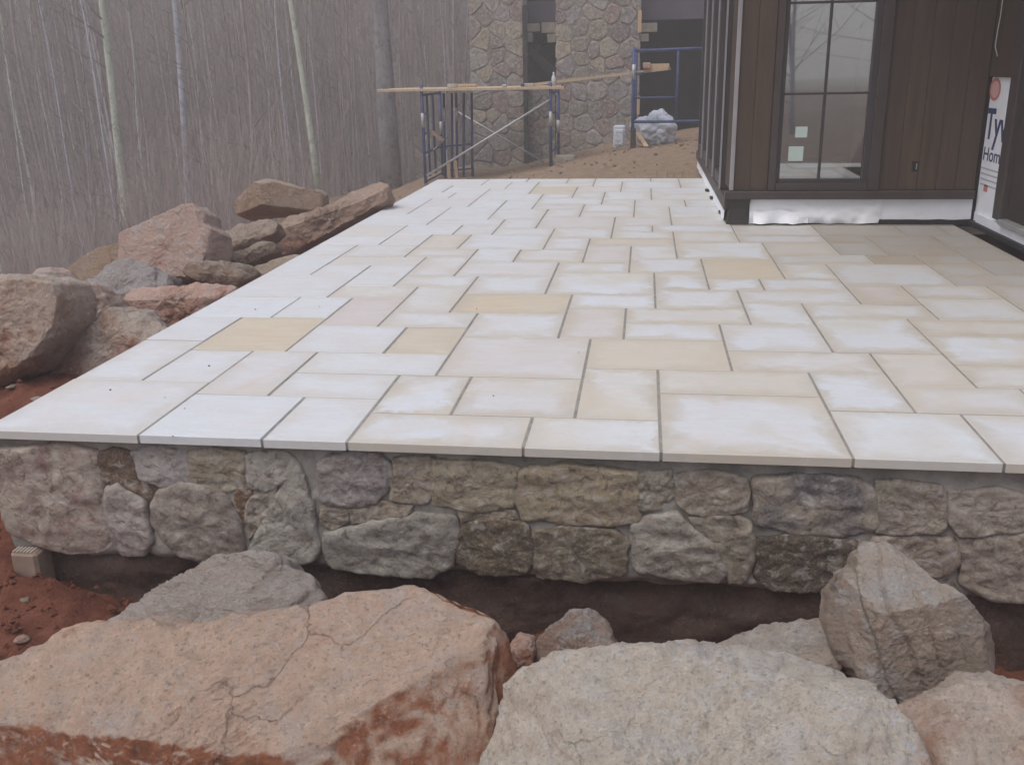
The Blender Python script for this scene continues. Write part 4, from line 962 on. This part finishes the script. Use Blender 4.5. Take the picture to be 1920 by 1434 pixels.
# ------------------------------------------------------------------ scaffolding
def leg_tube(par, x, y, z0, z1, white=None):
    o = MB().tube([(x, y, z0), (x, y, z1)], .026, 8).build('leg', MT['blue'], par, True)
    if white is not None: MB().tube([(x, y, white), (x, y, white+.22)], .029, 8).build('sticker_band', MT['galv'], o, True)
    return o
def scaffold_left():
    t = empty('scaffold', (-.1, 12.9, -.5), 'blue tubular scaffold standing in front of the stone piers with planks on top', 'scaffold')
    X0 = at(790, 165, 'y', 12.5).x; X1 = at(1032, 165, 'y', 12.5).x; ZP = at(900, 170, 'y', 12.5).z
    for x, lean in ((X0, .02), (X1, 0)):
        for y, wh in ((12.5, ZP-.55), (13.9, ZP-.75)):
            leg_tube(t, x, y, ground_h(x, y)-.05, ZP+.10 if y < 13 else ZP-.02, wh)
        for y in (12.86, 13.3):
            if x == X0: MB().tube([(x, y, ZP-1.35), (x, y, ZP-.06)], .019, 8).build('ladder_post', MT['blue'], t, True)
        for z in (ZP-.06, ZP-.95, ZP-1.4):
            MB().tube([(x, 12.5, z), (x, 13.9, z)], .019, 8).build('cross_tube', MT['blue'], t, True)
        for z in (ZP-.35, ZP-.65):
            MB().tube([(x, 12.5, z), (x, 12.86, z)], .014, 6).build('rung', MT['blue'], t, True)
    # a second frame stored close behind the first
    X2 = at(862, 165, 'y', 13.0).x
    for i, px in enumerate((833, 846, 856, 868, 885)):
        x = at(px, 200, 'y', 13.2).x; p = MB().tube([(x-.03, 13.2, ground_h(x, 13.2)-.05), (x+.02*(i % 2), 13.2, ZP-.05)], .022, 8).build('leg', MT['blue'], t, True)
        if i in (0, 2): MB().tube([(x-.005, 13.2, ZP-.5), (x, 13.2, ZP-.28)], .026, 8).build('sticker_band', MT['galv'], p, True)
    for z in (ZP-.9, ZP-1.3):
        MB().tube([(at(833,200,'y',13.2).x, 13.2, z), (at(885,200,'y',13.2).x, 13.2, z+.04)], .016, 6).build('cross_tube', MT['blue'], t, True)
    # galvanised cross braces
    a = at(800, 330, 'y', 12.47); b = at(1030, 188, 'y', 12.47); MB().tube([a, b], .017, 8).build('cross_brace', MT['galv'], t, True)
    a = at(850, 205, 'y', 13.95); b = at(1030, 310, 'y', 13.95); MB().tube([a, b], .015, 8).build('cross_brace', MT['galv'], t, True)
    a = at(842, 255, 'y', 13.3); b = at(792, 300, 'y', 13.0); MB().tube([a, b], .014, 8).build('cross_brace', MT['galv'], t, True)
    # planks: separate things resting on the frames
    xa = at(707, 170, 'y', 12.45).x; xb = at(1058, 170, 'y', 12.45).x
    for i in range(4):
        y = 12.44+i*.28; s = MB(); s.box((xa+[0, .12, .05, .2][i], y, ZP+.0), (xb-[0, .1, .25, .12][i], y+.24, ZP+.042), .004)
        o = s.build('scaffold_plank', MT['plank']); tag(o, ['front', 'second', 'third', 'rear'][i]+'most weathered plank laid across the left scaffold'.replace('most', '' if i in (1, 2) else 'most'), 'plank', 'planks on the left scaffold')
    # bits on the planks
    def bit(name, px, py, y, dx, dz, mat, label, cat, tube=False):
        p = at(px, py, 'y', y); s = MB()
        if tube: s.tube([(p.x, y, ZP+.043), (p.x, y, ZP+.043+dz*.6), (p.x, y, ZP+.043+dz*.8), (p.x, y, ZP+.043+dz)], [dx/2, dx/2, dx/5, dx/5], 10)
        else: s.box((p.x-dx/2, y-.05, ZP+.043), (p.x+dx/2, y+.05, ZP+.043+dz), .008)
        o = s.build(name, mat, None, tube); tag(o, label, cat)
    bit('water_bottle', 1038, 150, 12.52, .065, .21, MT['glass2'] if 'glass2' in MT else MT['tarp'], 'clear plastic bottle standing at the right end of the scaffold planks', 'bottle', True)
    bit('stone_chunk', 848, 158, 12.6, .15, .06, MT['block'], 'small pale stone lying on the scaffold planks above the left frame', 'stone')
    bit('stone_chunk', 992, 158, 12.6, .15, .05, MT['block'], 'flat pale stone near the middle of the right end of the planks', 'stone')
    bit('brick_chunk', 872, 158, 12.95, .38, .05, MT['pinewood'], 'short reddish board lying flat on the scaffold planks', 'board')
    bit('trowel', 946, 160, 12.55, .07, .04, MT['galv'], 'small bright tool lying on the planks', 'tool')
    bit('tape_roll', 980, 160, 12.56, .05, .05, MT['blue'], 'little blue object on the planks beside the flat pale stone', 'tool')
scaffold_left()
def scaffold_right():
    t = empty('scaffold', (2.9, 12.3, -.1), 'blue scaffold frame standing in front of the dark porch, right of the wide pier', 'scaffold')
    X0 = at(1188, 150, 'y', 12.3).x; X1 = X0+1.52; zt = at(1188, 96, 'y', 12.3).z; zb = at(1188, 281, 'y', 12.3).z
    leg_tube(t, X0, 12.3, zb-.08, zt+.05, at(1188, 150, 'y', 12.3).z); leg_tube(t, X1, 12.3, zb-.1, zt+.1)
    leg_tube(t, X0+.02, 13.6, zb-.1, zt+.05)
    xi = at(1270, 150, 'y', 12.3).x
    z2 = at(1188, 184, 'y', 12.3).z; z3 = at(1188, 229, 'y', 12.3).z
    MB().tube([(xi, 12.3, z3), (xi, 12.3, zt)], .019, 8).build('ladder_post', MT['blue'], t, True)
    MB().tube([(X0, 12.3, zt), (X1, 12.3, zt+.02)], .024, 8).build('cross_tube', MT['blue'], t, True)
    MB().tube([(X0, 12.3, z3), (X1, 12.3, z3)], .022, 8).build('cross_tube', MT['blue'], t, True)
    MB().tube([(X0, 12.3, z2), (xi, 12.3, z2)], .015, 8).build('rung', MT['blue'], t, True)
    zc = at(1188, 135, 'y', 12.3).z
    MB().tube([(X0, 12.3, zc-.03), (X0+.16, 12.3, zc-.03)], .02, 8).build('bracket', MT['blue'], t, True)
    MB().box((X0-.03, 12.22, zb-.25), (X0+.05, 12.36, zb+.32)).build('mud_sill_post', MT['post'], t)
    a = at(985, 161, 'y', 12.75); b = at(1255, 129, 'y', 12.35)
    s = MB(); s.bar(a, b, .24, .042, (0,0,1)); o = s.build('scaffold_plank', MT['plank']); tag(o, 'long plank rising from the left scaffold to the right scaffold frame', 'plank')
    p = at(1232, 128, 'y', 12.35); s = MB(); s.box((p.x-.15, 12.28, p.z-.02), (p.x+.18, 12.42, p.z+.06), .005); o = s.build('lumber_offcut', MT['pinewood']); tag(o, 'bright offcut of lumber resting on the end of the long plank', 'lumber')
    p = at(1213, 127, 'y', 12.3); s = MB(); s.box((p.x-.06, 12.2, p.z-.02), (p.x+.05, 12.32, p.z+.07), .01); o = s.build('brick_chunk', RK['redclay']); tag(o, 'reddish lump beside the bright lumber offcut on the long plank', 'brick')
scaffold_right()
def back_clutter():
    # crumpled tarp heap
    c = at(1226, 245, 'y', 12.9); bm = bmesh.new(); bmesh.ops.create_icosphere(bm, subdivisions=5, radius=1)
    for v in bm.verts:
        d = v.co.copy(); f = 1 + .28*noise.fractal(d*1.6+Vector((4, 1, 2)), 1, 2, 5) - .12*abs(noise.noise(d*4))
        v.co = Vector((d.x*.34*f, d.y*.3*f, d.z*.30*f)); v.co.x += .12*max(0, -v.co.z)*2 
    me = bpy.data.meshes.new('tarp'); bm.to_mesh(me); bm.free(); me.polygons.foreach_set('use_smooth', [True]*len(me.polygons))
    o = link('tarp', me, MT['tarp'], loc=c); tag(o, 'crumpled grey-blue tarp heaped under the right scaffold frame', 'tarp')
    p0 = at(1150, 236, 'y', 13.4); p1 = at(1172, 278, 'y', 13.4); s = MB(); s.box((p0.x, 13.4, p1.z), (p1.x, 13.6, p0.z), .02); s.box((p0.x+.03, 13.36, p1.z+.05), (p1.x-.03, 13.39, p0.z-.06), .01)
    o = s.build('cement_bag', MT['tarp']); tag(o, 'upright blue-grey sack leaning on the base of the wide pier', 'sack')
    p0 = at(1041, 291, 'y', 13.0); p1 = at(1078, 307, 'y', 13.0); s = MB(); s.box((p0.x, 12.9, p1.z-.03), (p1.x, 13.1, p0.z), .012); o = s.build('stone_block', MT['block']); tag(o, 'pale squared stone block on the soil beside the scaffold leg', 'stone')
    a = at(1195, 250, 'y', 12.7); b = at(1212, 276, 'y', 12.2); s = MB(); s.bar(a, b, .07, .03); o = s.build('board', MT['pinewood']); tag(o, 'short tan board leaning on the crumpled tarp', 'board')
    # orange-brown bent board hanging in the left scaffold
    s = MB(); a = at(795, 268, 'y', 13.1); b = at(808, 246, 'y', 13.1); c2 = at(832, 264, 'y', 13.1); s.bar(a, b, .05, .09, (0,1,0)); s.bar(b, c2, .05, .09, (0,1,0))
    o = s.build('board', MT['pinewood']); tag(o, 'orange-brown boards propped like a tent inside the left scaffold', 'board')
    for k, (px, z0) in enumerate(((840, 318), (854, 316))):
        a = at(px, 302, 'y', 13.1); b = at(px+3, 335, 'y', 13.1); s = MB(); s.bar(a, b, .05, .04, (0,1,0)); o = s.build('stake', MT['pinewood']); tag(o, ['short wooden stake at the foot of the left scaffold, the left one', 'short wooden stake at the foot of the left scaffold, the right one'][k], 'stake', 'stakes by the left scaffold')
    # dry grass along the far edge of the patio
    r = random.Random(4); s = MB()
    for i in range(420):
        x = r.uniform(-.5, 2.9) if i % 3 else r.uniform(-.4, .9); y = r.uniform(8.15, 9.2); z = ground_h(x, y)-.02; hh = r.uniform(.08, .30)*(1.3 if x < .9 else .5); a = r.uniform(0, 6.28); l = hh*r.uniform(.1, .6); w_ = .004
        n = len(s.v); s.v += [(x-w_, y, z), (x+w_, y, z), (x+w_*.6+math.cos(a)*l*.4, y+math.sin(a)*l*.4, z+hh*.6), (x-w_*.6+math.cos(a)*l*.4, y+math.sin(a)*l*.4, z+hh*.6), (x+math.cos(a)*l, y+math.sin(a)*l, z+hh)]
        s.f += [(n, n+1, n+2, n+3), (n+3, n+2, n+4)]
    o = s.build('dry_grass', MT['grass']); tag(o, 'dry straw-coloured grass along the far edge of the patio', kind='stuff')
back_clutter()

# ------------------------------------------------------------------ woods
BARKS = [bark_material('pale_green_bark', (.42,.48,.38), (.62,.66,.54)), bark_material('pale_grey_bark', (.44,.44,.50), (.58,.58,.64)), bark_material('grey_bark', (.17,.165,.17), (.29,.28,.28), 3), bark_material('brown_grey_bark', (.27,.215,.205), (.42,.35,.33))]
def tree_parts(h, r0, seed, branches=26, lean=(0, 0), low=.12, blen=.22, wob=.02, k=8):
    """trunk and limb geometry about the origin: returns two MBs"""
    r = random.Random(seed); tr = MB(); cr = MB(); n = 16; pts = []
    for i in range(n+1):
        t = i/n; pts.append(Vector((lean[0]*h*t + wob*h*.5*noise.noise(Vector((t*2.2, seed, 0))), lean[1]*h*t + wob*h*.5*noise.noise(Vector((t*2.2, seed, 9))), h*t)))
    rad = [r0*(1.25-.25*min(1, i*4/n)) * (1-.82*i/n) for i in range(n+1)]
    rad[0] = r0*1.45
    pts[0].z -= .4
    tr.tube(pts, rad, k)
    for b in range(branches):
        t = low + (1-low)*((b+r.random())/branches); i = min(n-1, int(t*n)); f = t*n-i; p = pts[i].lerp(pts[i+1], f)
        a = r.uniform(0, 6.283); L = h*blen*(1-.65*t)*r.uniform(.5, 1.2); up = r.uniform(.1, 1.0); d = Vector((math.cos(a), math.sin(a), up)).normalized()
        rb = max(.006, rad[i]*.32*r.uniform(.5, 1)); q = [p]; rs = [rb]
        for s in range(3):
            d = (d + Vector((r.uniform(-.2, .2), r.uniform(-.2, .2), r.uniform(-.02, .22)))).normalized(); q.append(q[-1]+d*L/3); rs.append(rb*(1-.3*(s+1)))
        cr.tube(q, rs, 4)
        for s in range(4):
            j = r.choice((1, 2, 3)); d2 = (d + Vector((r.uniform(-.8, .8), r.uniform(-.8, .8), r.uniform(-.2, .5)))).normalized(); e = q[j]+d2*L*r.uniform(.2, .45)
            cr.tube([q[j], (q[j]+e)/2+Vector((0, 0, .03)), e], [rb*.4, rb*.3, rb*.12], 3)
    return tr, cr
def tree_thing(x, y, h, r0, label, mat, seed, group=None, **kw):
    z = ground_h(x, y); t = empty('bare_tree', (x, y, z), label, 'tree', group)
    tr, cr = tree_parts(h, r0, seed, **kw)
    link('trunk', mesh('trunk', tr.v, tr.f, True), mat, t); link('crown', mesh('crown', cr.v, cr.f, True), BARKS[3] if mat is not BARKS[2] else BARKS[2], t)
    return t
def from_base(px0, py0, px1, py1, y):        # base and top pixels at distance y: base point and lean per height
    a = at(px0, py0, 'y', y); b = at(px1, py1, 'y', y); s = (b.x-a.x)/(b.z-a.z); zb = ground_h(a.x, y); return a.x + (zb-a.z)*s, s
for (b0, b1, t0, t1, y, r0, h, lab, mi, sd) in (
    (240, 430, 190, 0, 15, .085, 15, 'pale greenish bare trunk, tallest and leftmost of the light trunks', 0, 11),
    (352, 380, 325, 0, 17, .072, 16, 'pale bluish-grey bare trunk between the two greenish ones', 1, 12),
    (597, 350, 537, 0, 14, .055, 14, 'slender pale green trunk leaning left above the square block of stone', 0, 13),
    (733, 340, 712, 0, 14.5, .16, 17, 'thick grey tree trunk just left of the scaffold', 2, 14),
    (893, 150, 868, 0, 22, .12, 18, 'grey trunk right beside the left stone pier', 2, 15)):
    x, s = from_base(b0, b1, t0, t1, y); tree_thing(x, y, h, r0, lab, BARKS[mi], sd, low=.25, branches=22, lean=(s, 0), blen=.14, wob=.012)
def woods():
    r = random.Random(21); protos = []
    for k in range(9):
        h = r.uniform(7, 12); tr, cr = tree_parts(h, r.uniform(.018, .036), 100+k, branches=34, lean=(r.uniform(-.09, .05), 0), low=.05, blen=.24, wob=.05, k=6)
        a = mesh('trunk', tr.v, tr.f, True); b = mesh('crown', cr.v, cr.f, True); m = BARKS[(0, 3, 1, 3, 3, 2, 3, 1, 3)[k]]
        a.materials.append(m); b.materials.append(BARKS[3]); protos.append((a, b))
    n = 0; tries = 0; placed = []
    while n < 170 and tries < 6000:
        tries += 1
        y = r.uniform(13.5, 36); x = CAM.x + (y-CAM.y)*r.uniform(-.78, -.13)
        if (x > -3.2 and y < 16) or (y < 15 and x > -5): continue
        if any((x-u)**2+(y-v)**2 < .5 for u, v in placed): continue
        placed.append((x, y)); a, b = protos[n % 9]; z = ground_h(x, y)
        d = Vector((x, y, z+1)) - CAM; px = 960 + F_PX*d.dot(RX)/d.dot(FW); zone = 0
        for lim in (60, 215, 335, 560, 720): zone += px > lim
        where = ('cut off near the far left edge of the photo', 'left of the tallest greenish trunk', 'between the greenish and the bluish-grey trunks', 'between the bluish-grey and the slender leaning trunks', 'between the slender leaning trunk and the thick grey one', 'between the thick grey trunk and the scaffold')[zone]
        hue = {0: 'greenish', 1: 'brown', 2: 'pale grey', 3: 'brown', 4: 'brown', 5: 'dark grey', 6: 'brown', 7: 'pale grey', 8: 'brown'}[n % 9]; dep = 'near' if y < 19 else ('farther' if y < 27 else 'distant')
        t = empty('sapling', (x, y, z), '%s thin %s bare sapling %s' % (dep, hue, where), 'tree', 'bare saplings on the wooded slope')
        s = r.uniform(.7, 1.35); t.scale = (s, s, s); t.rotation_euler.z = r.uniform(0, 6.28)
        if r.random() < .5: t.rotation_euler.z = r.uniform(-.6, .6)
        for me, nm in ((a, 'trunk'), (b, 'crown')):
            o = bpy.data.objects.new(nm, me); COL.objects.link(o); o.parent = t
        n += 1
    # the mass of the woods beyond, as one mesh of many thin trees
    variants = []
    for k in range(14):
        h = r.uniform(8, 17); tr, cr = tree_parts(h, r.uniform(.025, .06), 200+k, branches=22, lean=(r.uniform(-.08, .05), r.uniform(-.03, .03)), low=.03, blen=.27, wob=.05, k=4)
        V = np.array(tr.v+cr.v); Fq = []
        for f in tr.f+[tuple(i+len(tr.v) for i in f) for f in cr.f]:
            if len(f) == 4: Fq.append(f)
        variants.append((V, np.array(Fq)))
    VV = []; FF = []; off = 0
    cnt = 0
    while cnt < 1700:
        u = r.random(); y = 24 + 70*u**1.1; x = CAM.x + (y-CAM.y)*r.uniform(-.85, .12)
        if y < 20 and x > -6: continue
        V, Fq = variants[r.randrange(14)]; s = r.uniform(.6, 1.2)*(1+.004*y); a = r.uniform(0, 6.28); c, sn = math.cos(a), math.sin(a)
        R = np.array([[c, -sn, 0], [sn, c, 0], [0, 0, 1]]); P = (V*np.array([s, s, s]))@R.T + np.array([x, y, ground_h(x, y)])
        VV.append(P); FF.append(Fq+off); off += len(P); cnt += 1
    # bare trees behind the viewer, seen only in the window glass
    for k in range(16):
        x = r.uniform(-14, 22); y = r.uniform(-30, -13); a, b = protos[k % 9]
        t = empty('bare_tree', (x, y, ground_h(x, y)), 'bare tree standing far behind the viewer, seen only as a reflection in the window', 'tree', 'trees reflected in the window'); s_ = r.uniform(1.1, 1.9); t.scale = (s_*1.6, s_*1.6, s_)
        for me, nm in ((a, 'trunk'), (b, 'crown')):
            o = bpy.data.objects.new(nm, me); COL.objects.link(o); o.parent = t
    V = np.concatenate(VV); Fq = np.concatenate(FF)
    me = bpy.data.meshes.new('far_woods'); me.vertices.add(len(V)); me.vertices.foreach_set('co', V.astype(np.float32).ravel())
    me.loops.add(len(Fq)*4); me.loops.foreach_set('vertex_index', Fq.astype(np.int32).ravel()); me.polygons.add(len(Fq))
    me.polygons.foreach_set('loop_start', np.arange(0, len(Fq)*4, 4, dtype=np.int32)); me.update(calc_edges=True)
    m = NM('far_bark', .9); g = m.n('ShaderNodeNewGeometry'); ri = g.outputs['Random Per Island']
    c = m.mix(ri, (.17, .135, .125), (.36, .31, .29)); big = m.noise(g.outputs['Position'], .12, 3); c = m.mix(m.ramp(big, .4, .65), c, (.34, .27, .235)); m.color(c)
    o = link('far_woods', me, m.m); tag(o, 'dense bare winter woods on the hillside beyond', kind='stuff')
woods()
def undergrowth():
    r = random.Random(77); V = []; F = []
    for i in range(14000):
        y = 10 + 28*r.random()**1.3; x = CAM.x + (y-CAM.y)*r.uniform(-.85, -.1)
        if x > -3.4 and y < 20: continue
        z = ground_h(x, y); hh = r.uniform(.5, 2.2); a = r.uniform(0, 6.28); l = hh*r.uniform(.05, .45); w_ = r.uniform(.003, .007); n = len(V)
        dx, dy = math.cos(a)*l, math.sin(a)*l
        for t in (0, .4, .75, 1):
            q = (x+dx*t*t, y+dy*t*t, z+hh*t); ww = w_*(1-.8*t); V += [(q[0]-ww, q[1], q[2]), (q[0]+ww, q[1], q[2]), (q[0], q[1]+ww*1.5, q[2])]
        for s in range(3):
            for j in range(3): F.append((n+s*3+j, n+s*3+(j+1) % 3, n+s*3+3+(j+1) % 3, n+s*3+3+j))
    o = link('undergrowth', mesh('undergrowth', V, F), BARKS[3]); tag(o, 'whippy leafless undergrowth below the boulder heap', kind='stuff')
undergrowth()

# ------------------------------------------------------------------ the damp winter air
def haze():
    o = MB().box((-236, -236, -24), (236, 236, 72)).build('haze', None); m = bpy.data.materials.new('haze_air'); m.use_nodes = True; t = m.node_tree; t.nodes.clear()
    v = t.nodes.new('ShaderNodeVolumePrincipled'); v.inputs['Color'].default_value = (.98, .965, .95, 1); v.inputs['Density'].default_value = .009; v.inputs['Anisotropy'].default_value = .1
    u = t.nodes.new('ShaderNodeOutputMaterial'); t.links.new(v.outputs[0], u.inputs['Volume']); o.data.materials.append(m)
    tag(o, 'thin winter haze over the patio and the woods', kind='stuff')
haze()
